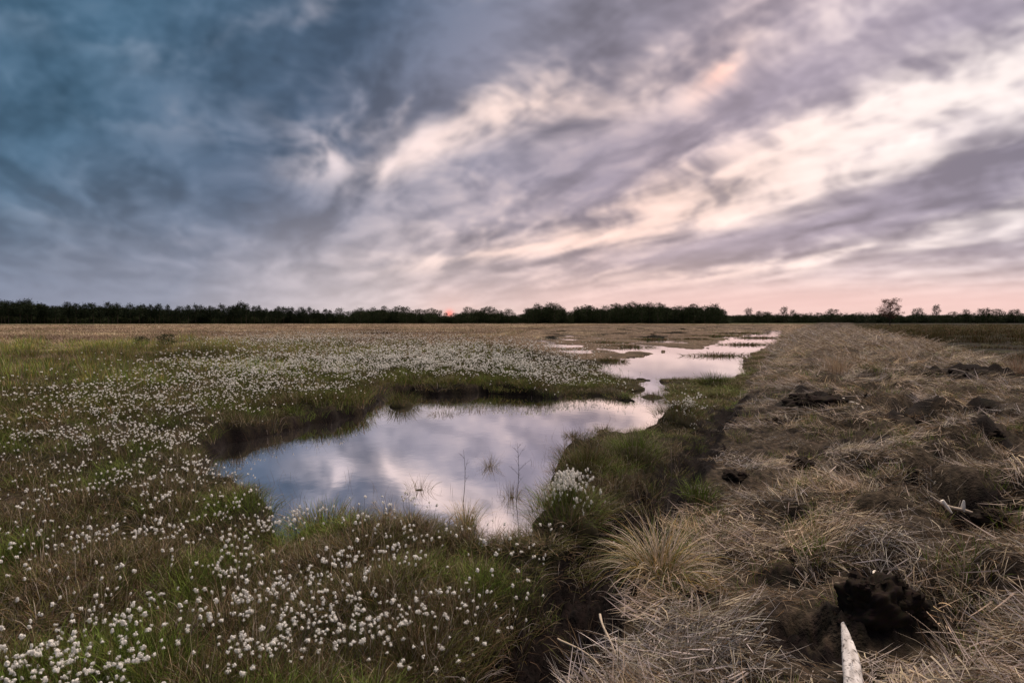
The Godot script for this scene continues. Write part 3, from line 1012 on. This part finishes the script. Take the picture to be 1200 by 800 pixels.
func build_trees() -> void:
	wood_mat = mat(0.9)
	leaf_mat = mat(0.8, 0.3)
	var pines := [tree_shape(0.34, 0.20, 40, NEEDLE, BARK, "pine"), tree_shape(0.30, 0.20, 40, NEEDLE * 0.9, BARK, "pine"), tree_shape(0.42, 0.19, 36, NEEDLE * 1.15, BARK, "pine")]
	var leafy := [tree_shape(0.10, 0.30, 52, LEAF, BARK, "round"), tree_shape(0.16, 0.26, 46, LEAF * 0.85, BARK, "round"), tree_shape(0.08, 0.36, 56, LEAF * 1.1, BARK, "round")]
	var bushes := [tree_shape(0.04, 0.50, 44, LEAF * 0.9, BARK, "round"), tree_shape(0.05, 0.42, 40, LEAF, BARK, "round"), tree_shape(0.02, 0.6, 46, NEEDLE * 1.2, BARK, "round")]
	var tuftop := tree_shape(0.45, 0.30, 34, LEAF, BARK, "round")
	# front of the wood, tree by tree
	var u := -4.0
	while u < 1204.0:
		var top := skyline(u) + rng.randf_range(-2.2, 4.4)
		var kind_ := rng.randi() % 3
		if u < 395.0:
			plant_tree("pine_tree", pines[kind_], u, 330.0 + rng.randf_range(-5, 9), top, rng.randf_range(0.7, 1.05), wood_label(kind_, top, ["dark pine with a high rounded crown", "dark pine crowned well down its trunk", "slim dark pine with a small high crown"]), "pines along the edge of the wood")
			u += rng.randf_range(3.8, 5.8)
		elif u < 850.0:
			plant_tree("broadleaf_tree", leafy[kind_], u, 330.0 + rng.randf_range(-5, 9), top, rng.randf_range(0.6, 1.05), wood_label(kind_, top, ["broad full-crowned dark tree", "upright dark tree with a bare foot", "wide spreading dark tree"]), "broadleaf trees along the edge of the wood")
			u += rng.randf_range(4.2, 6.8)
		else:
			plant_tree("hedge_bush", bushes[kind_], u, 400.0 + rng.randf_range(-6, 10), top, rng.randf_range(0.8, 1.2), ["rounded dark bush in the long far hedge beyond the bank", "upright dark bush in the long far hedge beyond the bank", "low wide blackish bush in the long far hedge"][kind_], "bushes of the long far hedge", "bush")
			u += rng.randf_range(4.4, 6.6)
	# taller trees that stand clear of the hedge
	var clear := [[877, 361, 0.8, 0, "small round tree rising from the hedge next to the end of the wood"], [889, 364.5, 0.7, 1, "slim little tree just east of a small round hedge tree"],
		[919, 359.5, 0.85, 1, "dense round tree rising above the hedge beyond the far pool"], [929, 363, 0.7, 0, "small pointed tree close beside the dense round hedge tree"],
		[975, 362, 1.3, 2, "wide low tree with a see-through crown above the hedge behind the bank's end"], [1075, 361, 1.0, 0, "dark full tree beside the lone reddish tree, rising from the hedge"],
		[1097, 357, 0.62, 3, "tallest narrow tree of the hedge, bare below its small crown"], [1117, 365, 1.0, 2, "low rounded tree between the tall narrow tree and a dark hedge tree"],
		[1132, 362.5, 0.9, 1, "dark square-topped tree in the hedge east of the tall narrow tree"], [1149, 361.5, 0.7, 0, "slim tree paired with a paler one in the hedge"],
		[1156, 361, 0.8, 3, "pale thin-crowned tree paired with a slim dark one in the hedge"], [1168, 362, 1.2, 2, "broad round tree in the hedge beside the pale thin-crowned one"], [1189, 362.5, 1.3, 3, "wide flat-topped tree at the east end of the hedge"]]
	for t in clear:
		plant_tree("hedgerow_tree", leafy[t[3]] if t[3] < 3 else tuftop, t[0], 392.0, t[1], t[2], t[4], "taller trees of the far hedge")
	var lone := tree_shape(0.34, 0.34, 46, C(0.15, 0.07, 0.045), C(0.06, 0.045, 0.038), "sparse")
	plant_tree("lone_tree", lone, 1043, 184.0, 351.5, 1.0, "lone spindly tree with thin reddish new leaves standing in front of the hedge", "")
	# depth of the wood behind its edge
	var rows := [PackedFloat32Array(), PackedFloat32Array()]
	for k in 1500:
		var uu := rng.randf_range(-300.0, 1500.0)
		var depth := 342.0 + rng.randf() * 60.0
		if uu > 850.0: depth = 412.0 + rng.randf() * 40.0
		var top := skyline(uu) + rng.randf_range(3.5, 8.5)
		var x := (uu - 600.0) / FOCAL * depth
		var tall := EYE.y + (HORIZON - top) / FOCAL * depth - 0.2 if uu < 850.0 else rng.randf_range(4.5, 6.5)
		var w := tall * rng.randf_range(1.0, 1.5)
		put_row(rows[0 if uu < 395.0 else 1], upright(rng.randf() * TAU, w, tall), Vector3(x, 0.15, -depth), C(1, 1, 1))
	var under := PackedFloat32Array()
	for k in 1300:
		var uu := rng.randf_range(-300.0, 1500.0)
		var depth := (336.0 if uu < 850.0 else 406.0) + rng.randf() * 14.0
		var tall := rng.randf_range(2.5, 5.0)
		put_row(under, upright(rng.randf() * TAU, tall * 1.7, tall), Vector3((uu - 600.0) / FOCAL * depth, 0.0, -depth), C(1, 1, 1))
	masses("wood_undergrowth", bushes[0][1], leaf_mat, under, "dark undergrowth at the foot of the wood and hedge", "undergrowth")
	masses("far_woodland", pines[1][1], leaf_mat, rows[0], "dark depth of the pine wood behind its front trees", "woodland")
	masses("far_woodland", leafy[0][1], leaf_mat, rows[1], "dark depth of the broadleaf wood and hedge behind their front trees", "woodland")
	# two bushes in the meadow patch
	for b in [[193, 405, 391, 1.3, "dark green rounded bush in the yellow-green meadow patch"], [165, 404, 393.5, 1.2, "smaller brownish bush beside the dark green bush in the meadow"]]:
		var p := gp(b[0], b[1], 0.3)
		plant_tree("meadow_bush", bushes[1 if b[0] > 180 else 0], b[0], -p.z, b[2], b[3], b[4], "", "bush")

# ------------------------------------------------------------------ tussocks, wood, peat
func tussock(called: String, u: float, v: float, foot: float, rad: float, mound: float, n: int, lo: float, hi: float, lean: float, bend: float, cols: Array, label: String, group := "") -> Node3D:
	var p := gp(u, v, foot)
	var y := maxf(height_at(p.x, p.z), 0.0)
	var o := thing(called, Vector3(p.x, y, p.z), label, "tussock", group)
	var m := Soup.new()
	var sides := 14
	for i in 6:
		var f := i / 5.0
		for k in sides:
			var a := TAU * k / sides
			var q := rad * 0.78 * sin((1.0 - f) * PI * 0.5) * (1.0 + 0.18 * nz.get_noise_2d(a * 1.5 + u, f * 3.0))
			m.add(Vector3(sin(a) * q, -0.12 + (mound + 0.10) * sin(f * PI * 0.5), cos(a) * q), C(0.030, 0.024, 0.015))
	for i in 5:
		for k in sides:
			var a := i * sides + k
			var b := i * sides + (k + 1) % sides
			m.tri(a, b, a + sides); m.tri(b, b + sides, a + sides)
	m.smooth()
	part("root_mound", m.mesh(), wood_mat, o)
	var s := Soup.new()
	for k in n:
		var a := rng.randf() * TAU
		var q := sqrt(rng.randf())
		var at_ := Vector3(sin(a) * q * rad * 0.95, -0.04 + mound * sqrt(maxf(1.0 - q * q * 0.9, 0.0)), cos(a) * q * rad * 0.95)
		blade(s, at_, a + rng.randfn(0.0, 0.6), lean * (0.15 + q) * rng.randf_range(0.5, 1.2), bend * (0.4 + q) * rng.randf_range(0.4, 1.3), rng.randf_range(lo, hi), rng.randf_range(0.003, 0.0055) * maxf(1.0, -p.z / 8.0), 5, pick(cols), rng.randf_range(-0.9, 0.9))
	part("blades", s.mesh(), grass_mat, o)
	return o

func build_tussocks() -> void:
	var green := [OLIVE, MOSS * 1.3, FRESH, FRESH * 0.8, BROWN, STRAW * 0.6]
	tussock("grass_tussock", 546, 618, 0.0, 0.13, 0.05, 260, 0.14, 0.32, 0.5, 0.8, [GOLD, GOLD * 0.8, FRESH, OLIVE, STRAW], "golden green grass tussock standing alone in the shallow water near the shore")
	tussock("grass_tussock", 664, 640, 0.1, 0.36, 0.18, 900, 0.16, 0.34, 0.7, 0.9, green, "large rounded green tussock topped with white cotton heads at the pool's edge")
	tussock("grass_tussock", 374, 622, 0.1, 0.36, 0.16, 800, 0.14, 0.34, 0.7, 0.9, green + [GOLD], "rounded tussock with straw-tipped blades on the near shore, cotton heads at its sides")
	tussock("grass_tussock", 688, 572, 0.1, 0.32, 0.14, 620, 0.14, 0.32, 0.7, 0.9, [MOSS, OLIVE, BROWN, OLIVE], "low dark green tussock behind the large flowering one on the shore")
	tussock("grass_tussock", 746, 545, 0.2, 0.36, 0.22, 700, 0.16, 0.34, 0.7, 0.9, [FRESH, OLIVE, FRESH * 0.7, STRAW * 0.5], "tall green tussock on the shore below the dark cut of the bank")
	tussock("grass_tussock", 795, 500, 0.2, 0.45, 0.2, 600, 0.18, 0.36, 0.7, 0.9, [MOSS, OLIVE, BROWN], "broad mossy tussock with cotton heads between the two pools")
	tussock("grass_tussock", 838, 452, 0.1, 0.5, 0.15, 420, 0.2, 0.45, 0.6, 0.8, [MOSS, OLIVE, FRESH * 0.7], "green tussock on the bank side of the far pool")
	tussock("grass_tussock", 470, 476, 0.0, 0.42, 0.18, 420, 0.2, 0.4, 0.6, 0.8, [MOSS, OLIVE, BROWN], "dark tussock standing out from the far shore in its own reflection")
	tussock("grass_tussock", 776, 672, 0.45, 0.20, 0.08, 800, 0.22, 0.48, 0.95, 1.5, [STRAW, STRAW, GOLD, GREY, OLIVE, FRESH * 0.7], "big arching straw-coloured tussock on the edge of the peat bank")
	tussock("grass_tussock", 640, 652, 0.05, 0.22, 0.08, 420, 0.12, 0.28, 0.8, 1.0, green, "small green tussock at the waterline below the large flowering one")
	tussock("grass_tussock", 822, 572, 0.55, 0.16, 0.06, 260, 0.12, 0.26, 0.6, 0.8, [FRESH, MOSS, OLIVE], "bright green tuft on the bank's edge above the dark cut")
	tussock("grass_tussock", 982, 444, 0.55, 0.25, 0.06, 300, 0.4, 0.85, 0.35, 0.6, [STRAW, C(0.38, 0.26, 0.19), STRAW * 0.8], "tall tan feathery tuft standing on the middle of the bank")
	tussock("grass_tussock", 1062, 424, 0.55, 0.3, 0.06, 300, 0.4, 0.8, 0.4, 0.6, [STRAW, STRAW * 1.1, GREY], "pale straw tuft further along the bank, near the dark field")
	tussock("grass_tussock", 1196, 448, 0.5, 0.2, 0.05, 200, 0.4, 0.8, 0.4, 0.6, [C(0.34, 0.22, 0.15), STRAW * 0.8], "reddish brown tuft at the foot of the bank by the dark field")
	for w in [[600, 585, 0.10, "small brown green tuft in the water beside the dead sapling"], [574, 548, 0.10, "little round tuft in the middle of the pool"], [490, 576, 0.16, "thin brown tuft in the pool near the shore"], [452, 606, 0.12, "sparse tuft at the waterline by the flowering shore"]]:
		tussock("water_tuft", w[0], w[1], 0.0, w[2], 0.03, 90, 0.10, 0.26, 0.6, 0.9, [BROWN, OLIVE, STRAW * 0.7, GREY * 0.6], w[3])
	# flat islets of sedge
	for w in [[708, 507, 0.26, 0.07, "small dark peat islet in the pool with a few grass blades"], [672, 512, 0.16, 0.03, "low reedy islet beside the dark peat islet"], [560, 480, 0.55, 0.02, "floating mat of sedge off the far shore"], [520, 486, 0.35, 0.01, "narrow floating strip of sedge beside the larger mat"], [735, 456, 0.7, 0.1, "sedge islet in the channel between the pools"], [716, 462, 0.6, 0.1, "dark sedge point where the far shore meets the channel"], [700, 452, 0.8, 0.1, "broad sedge islet between the white-flowered shore and the far pool"], [800, 452, 0.6, 0.1, "sedge islet on the bank side of the channel"], [765, 466, 0.5, 0.1, "rounded islet in the narrow water below the channel"]]:
		tussock("sedge_islet", w[0], w[1], 0.0, w[2], w[3], 220, 0.06, 0.2, 0.7, 0.9, [BROWN, OLIVE, MOSS, BROWN], w[4])

	for w in [[845, 417, 1.0, 2.4, "long low sedge strip across the middle of the far pool"], [764, 398, 1.2, 2.6, "sedge strip at the near edge of the distant pools"], [812, 399, 1.0, 2.4, "sedge strip between two arms of the far pool"], [872, 404, 0.9, 2.6, "sedge strip close under the bank in the far pool"],
			[892, 396, 1.2, 2.8, "farther sedge strip close under the bank"], [838, 394, 1.3, 3.0, "sedge strip at the head of the far pool"], [735, 407, 0.9, 2.6, "sedge strip off the white-flowered shore in the far pool"], [702, 402, 1.2, 2.6, "sedge strip where the far pool meets the plain"], [868, 391, 1.6, 3.0, "most distant sedge strip of the far pool"], [716, 424, 0.5, 1.8, "little sedge strip by the shore at the near end of the far pool"]]:
		var o := tussock("sedge_strip", w[0], w[1], 0.0, w[2], 0.06, 320, 0.12, 0.34, 0.7, 0.9, [BROWN, OLIVE, MOSS, BROWN * 1.3], w[4], "sedge strips in the far pool")
		o.scale = Vector3(w[3], 1.0, 0.7)

func stick(called: String, a: Vector3, b: Vector3, ra: float, rb: float, col: Color, label: String, category := "stick", group := "") -> Node3D:
	var o := thing(called, a, label, category, group)
	var s := Soup.new()
	var path := []
	var radii := []
	var side := (b - a).cross(Vector3.UP).normalized()
	for k in 9:
		var f := k / 8.0
		path.append((b - a) * f + side * sin(f * 5.0) * a.distance_to(b) * 0.03 + Vector3(0, sin(f * PI) * a.distance_to(b) * 0.04, 0))
		radii.append(lerpf(ra, rb, f) * rng.randf_range(0.85, 1.15))
	s.tube(path, radii, 7, col)
	var knot: Vector3 = path[5]
	s.tube([knot, knot + side * ra * 2.5 + Vector3(0, ra * 2.0, 0) + (b - a).normalized() * ra * 2.0], [ra * 0.6, ra * 0.3], 5, col)
	s.smooth()
	part("wood", s.mesh(), wood_mat, o)
	return o

func on_ground(u: float, v: float, h := 0.6, lift := 0.0) -> Vector3:
	var p := gp(u, v, h)
	for k in 4:
		p = gp(u, v, height_at(p.x, p.z) + lift)
	return p

func mark_clear() -> void:
	for c in [[1003, 738, 1017, 840, 0.12], [1104, 592, 1160, 610, 0.14], [1000, 735, 1070, 745, 0.20], [1015, 690, 1040, 672, 0.15], [850, 740, 760, 800, 0.0]]:
		var a := on_ground(c[0], c[1])
		var b := on_ground(c[2], c[3])
		clear_of.append([Vector2(a.x, a.z), Vector2(b.x, b.z), c[4]])

func build_wood() -> void:
	# birch log with a split, tapering end
	var tip := on_ground(1003, 738, 0.6, 0.05)
	var butt := on_ground(1013, 816, 0.6, 0.05)
	var rise := 0.0
	for k in 12:
		var q := tip.lerp(butt, k / 8.0)
		rise = maxf(rise, height_at(q.x, q.z) + 0.018 - q.y)
	tip.y += rise
	butt.y += rise
	var axis := (butt - tip)
	var length := 1.5
	axis = axis.normalized()
	var o := thing("birch_log", tip, "white-barked birch log with dark flecks lying on the straw, its end split to a point", "log")
	var s := Soup.new()
	var sides := 36
	var rings := 260
	var side := axis.cross(Vector3.UP).normalized()
	for i in rings:
		var f := float(i) / (rings - 1)
		var run := f * length
		var rad := 0.035 * (1.0 + 0.25 * f)
		var taper := clampf(run / 0.30, 0.0, 1.0)
		for k in sides:
			var a := TAU * k / sides
			var q := Vector2(cos(a), sin(a)) * rad
			# one straight side, the other split away towards the end
			q.x = minf(q.x, lerpf(-rad * 0.70, rad * 1.05, taper))
			q.y *= lerpf(0.45, 1.0, sqrt(taper))
			q *= 1.0 + 0.05 * nf.get_noise_2d(run * 9.0, a * 1.3)
			# grey weathering in patches, short dark lenticels round the stem, a few black scars
			var patch := nf.get_noise_2d(run * 6.0, a * 0.7 + 9.0)
			var lent := nf.get_noise_2d(run * 75.0, a * 1.2 + 40.0)
			var scar := nf.get_noise_2d(run * 13.0 + 70.0, a * 0.9)
			var grain := nf.get_noise_2d(run * 4.0, a * 16.0) * 0.16 + nf.get_noise_2d(run * 190.0, a * 6.0) * 0.10
			var col := C(0.60, 0.575, 0.57) * (1.0 + grain)
			col = col.lerp(C(0.30, 0.27, 0.25), smoothstep(0.0, 0.45, patch) * 0.55)
			col = col.lerp(C(0.13, 0.11, 0.10), smoothstep(0.38, 0.56, lent) * 0.7)
			col = col.lerp(C(0.05, 0.042, 0.04), smoothstep(0.46, 0.58, scar) * 0.9)
			s.add(axis * run - side * q.x + Vector3.UP * (q.y - 0.005) + side * 0.008 * sin(run * 3.0), Color(col.r, col.g, col.b))
	for i in rings - 1:
		for k in sides:
			var a := i * sides + k
			var b := i * sides + (k + 1) % sides
			s.tri(a, b, a + sides); s.tri(b, b + sides, a + sides)
	for e in [0, rings - 1]:
		var mid := Vector3.ZERO
		for k in sides: mid += s.v[e * sides + k] / sides
		var c := s.add(mid, C(0.42, 0.36, 0.28))
		for k in sides:
			s.tri(c, e * sides + k, e * sides + (k + 1) % sides)
	s.smooth()
	part("bark", s.mesh(), wood_mat, o)
	# bleached root with two stubs
	var at_ := on_ground(1108, 592, 0.6, 0.07)
	var far := on_ground(1156, 606, 0.6, 0.05)
	o = thing("bleached_root", at_, "bleached white root with two short upright stubs lying on bare peat", "root")
	s = Soup.new()
	var run := far - at_
	s.tube([Vector3(-0.06, 0.05, -0.02), Vector3.ZERO, run * 0.25 - Vector3(0, 0.01, 0), run * 0.55, run * 0.8, run * 1.25], [0.006, 0.013, 0.014, 0.014, 0.010, 0.005], 8, C(0.40, 0.34, 0.28))
	s.smooth()
	part("wood", s.mesh(), wood_mat, o)
	for st in [[0.10, Vector3(0.035, -0.055, 0.03), Vector3(-0.022, 0.03, 0)], [0.55, Vector3(0.008, 0.075, 0.0), Vector3(0, -0.01, 0)]]:
		s = Soup.new()
		var b: Vector3 = run * st[0]
		s.tube([b + st[2], b + st[2] * 0.3 + st[1] * 0.5, b + st[1]], [0.017, 0.014, 0.006], 8, C(0.72, 0.68, 0.62))
		s.smooth()
		part("stub", s.mesh(), wood_mat, o)
	stick("bleached_stick", on_ground(1022, 692, 0.7, 0.10), on_ground(1036, 674, 0.7, 0.12), 0.008, 0.005, C(0.66, 0.60, 0.54), "short pale stick lying on the big dark peat clod")
	stick("bleached_stick", on_ground(1062, 672, 0.7, 0.08), on_ground(1074, 682, 0.7, 0.05), 0.004, 0.003, C(0.50, 0.44, 0.36), "thin curved pale twig on the side of the big peat clod")
	stick("bleached_stick", on_ground(982, 434, 0.6, 0.08), on_ground(993, 438, 0.6, 0.08), 0.05, 0.035, C(0.34, 0.30, 0.27), "short grey log lying by the tall tan tuft on the bank")
	stick("bleached_stick", on_ground(998, 473, 0.6, 0.08), on_ground(1011, 479, 0.6, 0.05), 0.016, 0.010, C(0.50, 0.45, 0.40), "pale stick leaning on the dark heap of peat and twigs on the bank")
	stick("bleached_stick", on_ground(991, 468, 0.6, 0.08), on_ground(994, 473, 0.6, 0.10), 0.03, 0.02, C(0.62, 0.58, 0.54), "white stump of wood on the dark heap of peat and twigs")
	stick("dead_branch", on_ground(1118, 433, 0.6, 0.16), on_ground(1150, 448, 0.6, 0.10), 0.028, 0.014, C(0.10, 0.085, 0.075), "grey dead branch lying across the dark peat at the bank's far side")
	stick("dead_branch", on_ground(1095, 445, 0.6, 0.08), on_ground(1128, 440, 0.6, 0.12), 0.024, 0.010, C(0.14, 0.12, 0.10), "paler dead branch poking from the dark peat at the bank's far side")
	stick("dead_branch", on_ground(836, 512, 0.3, 0.12), on_ground(842, 506, 0.4, 0.14), 0.006, 0.003, C(0.16, 0.13, 0.11), "thin dead branch leaning in the dark cut of the bank")
	stick("dead_branch", on_ground(655, 756, 0.2, 0.10), on_ground(700, 790, 0.5, 0.08), 0.008, 0.004, C(0.42, 0.35, 0.27), "pale stalk hanging over the dark ditch beside the bank")
	stick("dead_branch", on_ground(705, 726, 0.3, 0.20), on_ground(722, 775, 0.5, 0.06), 0.007, 0.004, C(0.45, 0.38, 0.30), "bleached stalk leaning on the bank above the dark ditch")
	for k in 9:
		var a := on_ground(895 + rng.randf() * 95, 462 + rng.randf() * 26, 0.6, 0.06)
		var yaw := rng.randf_range(0.3, 1.6)
		var b := a + Vector3(sin(yaw), 0.05, cos(yaw) * 0.6) * rng.randf_range(0.4, 0.9)
		b.y = height_at(b.x, b.z) + 0.05
		stick("dead_twig", a, b, 0.014, 0.006, C(0.20, 0.165, 0.14), "thin dead twig among the dark heap of peat on the bank", "twig", "twigs of the peat heap")
	# drowned saplings and dry reeds
	sapling(604, 592, 0.0, 0.78, 9, C(0.06, 0.05, 0.045), "leafless dark sapling standing in the middle of the pool", "dead_sapling")
	sapling(541, 592, 0.0, 0.70, 3, C(0.07, 0.06, 0.05), "thin bare sapling with few twigs beside the golden tussock", "dead_sapling")
	sapling(784, 600, 0.2, 0.75, 2, C(0.20, 0.16, 0.13), "bare upright twig before the dark cut of the bank", "dead_sapling")
	for r in [[218, 606, "tall dry reed stalk leaning among the cotton grass on the near shore"], [222, 610, "shorter dry reed stalk beside a tall one on the near shore"], [300, 612, "dark reed stalk at the waterline of the near shore"]]:
		sapling(r[0], r[1], 0.3, rng.randf_range(0.45, 0.62), 1, C(0.34, 0.27, 0.15) if r[0] < 290 else C(0.07, 0.065, 0.04), r[2], "dry_reed")

func sapling(u: float, v: float, foot: float, tall: float, twigs: int, col: Color, label: String, called: String) -> void:
	var p := gp(u, v, foot)
	p.y = maxf(height_at(p.x, p.z), -0.04) - 0.03
	var o := thing(called, p, label, "sapling" if called == "dead_sapling" else "reed")
	var s := Soup.new()
	var path := []
	for k in 6:
		var f := k / 5.0
		path.append(Vector3(0.05 * sin(f * 2.6) * tall, tall * f, 0.03 * f * f))
	s.tube(path, [0.0042, 0.0038, 0.0032, 0.0027, 0.002, 0.001], 5, col)
	var st := part("stem", s.mesh(), wood_mat, o)
	for k in twigs:
		var f := 0.35 + 0.6 * (k + 0.5) / twigs
		var b: Vector3 = path[int(f * 5.0)].lerp(path[mini(int(f * 5.0) + 1, 5)], fposmod(f * 5.0, 1.0))
		var a := k * 2.4 + 0.5
		var l := tall * rng.randf_range(0.10, 0.24)
		var d := Vector3(sin(a) * 0.8, 0.75, cos(a) * 0.8)
		var t := Soup.new()
		t.tube([b, b + d * l * 0.5 + Vector3(0, 0.01, 0), b + d * l], [0.002, 0.0015, 0.0007], 4, col)
		var e := b + d * l * 0.55
		t.tube([e, e + Vector3(-d.z, 0.6, d.x) * l * 0.35], [0.0016, 0.0008], 3, col, false)
		part("twig", t.mesh(), wood_mat, st)

func clod(u: float, v: float, size: Vector3, label: String, group := "") -> void:
	var p := on_ground(u, v, 0.6)
	var o := thing("peat_clod", p + Vector3(0, -0.02, 0), label, "peat clod", group)
	var s := Soup.new()
	var rings := 30
	var sides := 56
	for i in rings:
		var a := PI * 0.62 * i / (rings - 1)
		for k in sides:
			var b := TAU * k / sides
			var d := Vector3(sin(b) * sin(a), cos(a), cos(b) * sin(a))
			# squarish sod with a torn, crumbling surface
			var sq := 1.0 / pow(pow(absf(d.x), 3.0) + pow(absf(d.y), 3.0) + pow(absf(d.z), 3.0), 1.0 / 3.0)
			var q := d * sq
			var w := q * size * (0.24 / maxf(size.x, 0.1))
			var n := nf.get_noise_3d(w.x * 4.0 + u, w.y * 4.0, w.z * 4.0) * 0.34 + absf(nf.get_noise_3d(w.x * 9.0, w.y * 9.0 + v, w.z * 9.0)) * 0.16
			q *= 0.86 + n
			var g := 1.0 + nf.get_noise_3d(q.x * 9.0, q.y * 9.0, q.z * 9.0) * 0.6
			s.add(q * size, C(0.014 * g, 0.010 * g, 0.0078 * g))
	for i in rings - 1:
		for k in sides:
			var a := i * sides + k
			var b := i * sides + (k + 1) % sides
			s.tri(a, b, a + sides); s.tri(b, b + sides, a + sides)
	s.smooth()
	# crumbs breaking off its face and lying round its foot
	for k in (46 if group == "" else 10):
		var c := Soup.new()
		var r := minf(size.x, 0.3) * rng.randf_range(0.07, 0.20)
		var a := rng.randf() * TAU
		var at_ := Vector3(sin(a) * size.x * rng.randf_range(1.0, 1.35), 0, cos(a) * size.z * rng.randf_range(1.0, 1.45))
		at_.y = height_at(p.x + at_.x, p.z + at_.z) - p.y + r * 0.5
		if k % 5 > 0:
			at_ = s.v[rng.randi_range(sides * 3, sides * (rings - 6))] * 0.98
		for i in 5:
			for q in 6:
				var e := PI * i / 4.0
				var b := TAU * q / 6.0
				var g := rng.randf_range(0.6, 1.5)
				c.add(at_ + Vector3(sin(b) * sin(e), cos(e) * 0.75, cos(b) * sin(e)) * r * rng.randf_range(0.65, 1.25), C(0.014 * g, 0.010 * g, 0.0078 * g))
		for i in 4:
			for q in 6:
				var f := i * 6 + q
				var g := i * 6 + (q + 1) % 6
				c.tri(f, g, f + 6); c.tri(g, g + 6, f + 6)
		part("crumb", c.mesh(), peat_mat, o)
	part("peat_block", s.mesh(), peat_mat, o)

var peat_mat: StandardMaterial3D

func build_peat() -> void:
	peat_mat = mat(0.95)
	clod(1040, 722, Vector3(0.19, 0.20, 0.15), "big dark torn peat clod beyond the pointed end of the birch log")
	clod(932, 655, Vector3(0.14, 0.06, 0.09), "low dark peat clod with green grass growing before it")
	clod(822, 670, Vector3(0.06, 0.04, 0.05), "fist-sized dark peat clod in the straw near the bank's edge")
	clod(1138, 522, Vector3(0.32, 0.16, 0.24), "rounded dark peat clod with rooty top on the middle of the bank")
	clod(1120, 490, Vector3(0.42, 0.16, 0.35), "long dark peat clod behind the rounded one on the bank")
	clod(962, 474, Vector3(0.55, 0.20, 0.4), "dark heap of peat mixed with twigs on the bank")
	clod(1122, 444, Vector3(0.8, 0.30, 0.6), "wide black heap of peat with dead branches at the bank's far side")
	for c in [[880, 604], [1000, 528], [1080, 562], [905, 500], [1065, 496], [860, 560], [1170, 610], [985, 610], [1150, 660], [800, 700], [1030, 470], [1090, 520], [945, 545], [1185, 545]]:
		clod(c[0] + rng.randf_range(-8, 8), c[1], Vector3(rng.randf_range(0.10, 0.2), rng.randf_range(0.05, 0.09), rng.randf_range(0.08, 0.14)) * clampf((1400.0 / (c[1] - HORIZON)) / 6.0, 0.7, 1.6), "small dark peat clod half sunk in the straw of the bank", "small clods strewn over the bank")


func _ready() -> void:
	rng.seed = 20
	var t0 := Time.get_ticks_msec()
	setup()
	print("sky ", Time.get_ticks_msec() - t0); t0 = Time.get_ticks_msec()
	prepare_ground()
	build_terrain()
	print("terrain ", Time.get_ticks_msec() - t0); t0 = Time.get_ticks_msec()
	build_water()
	mark_clear()
	build_grass()
	print("grass ", Time.get_ticks_msec() - t0); t0 = Time.get_ticks_msec()
	build_shallows()
	build_cotton()
	print("cotton ", Time.get_ticks_msec() - t0); t0 = Time.get_ticks_msec()
	build_trees()
	build_tussocks()
	build_wood()
	build_peat()
	print("things ", Time.get_ticks_msec() - t0)
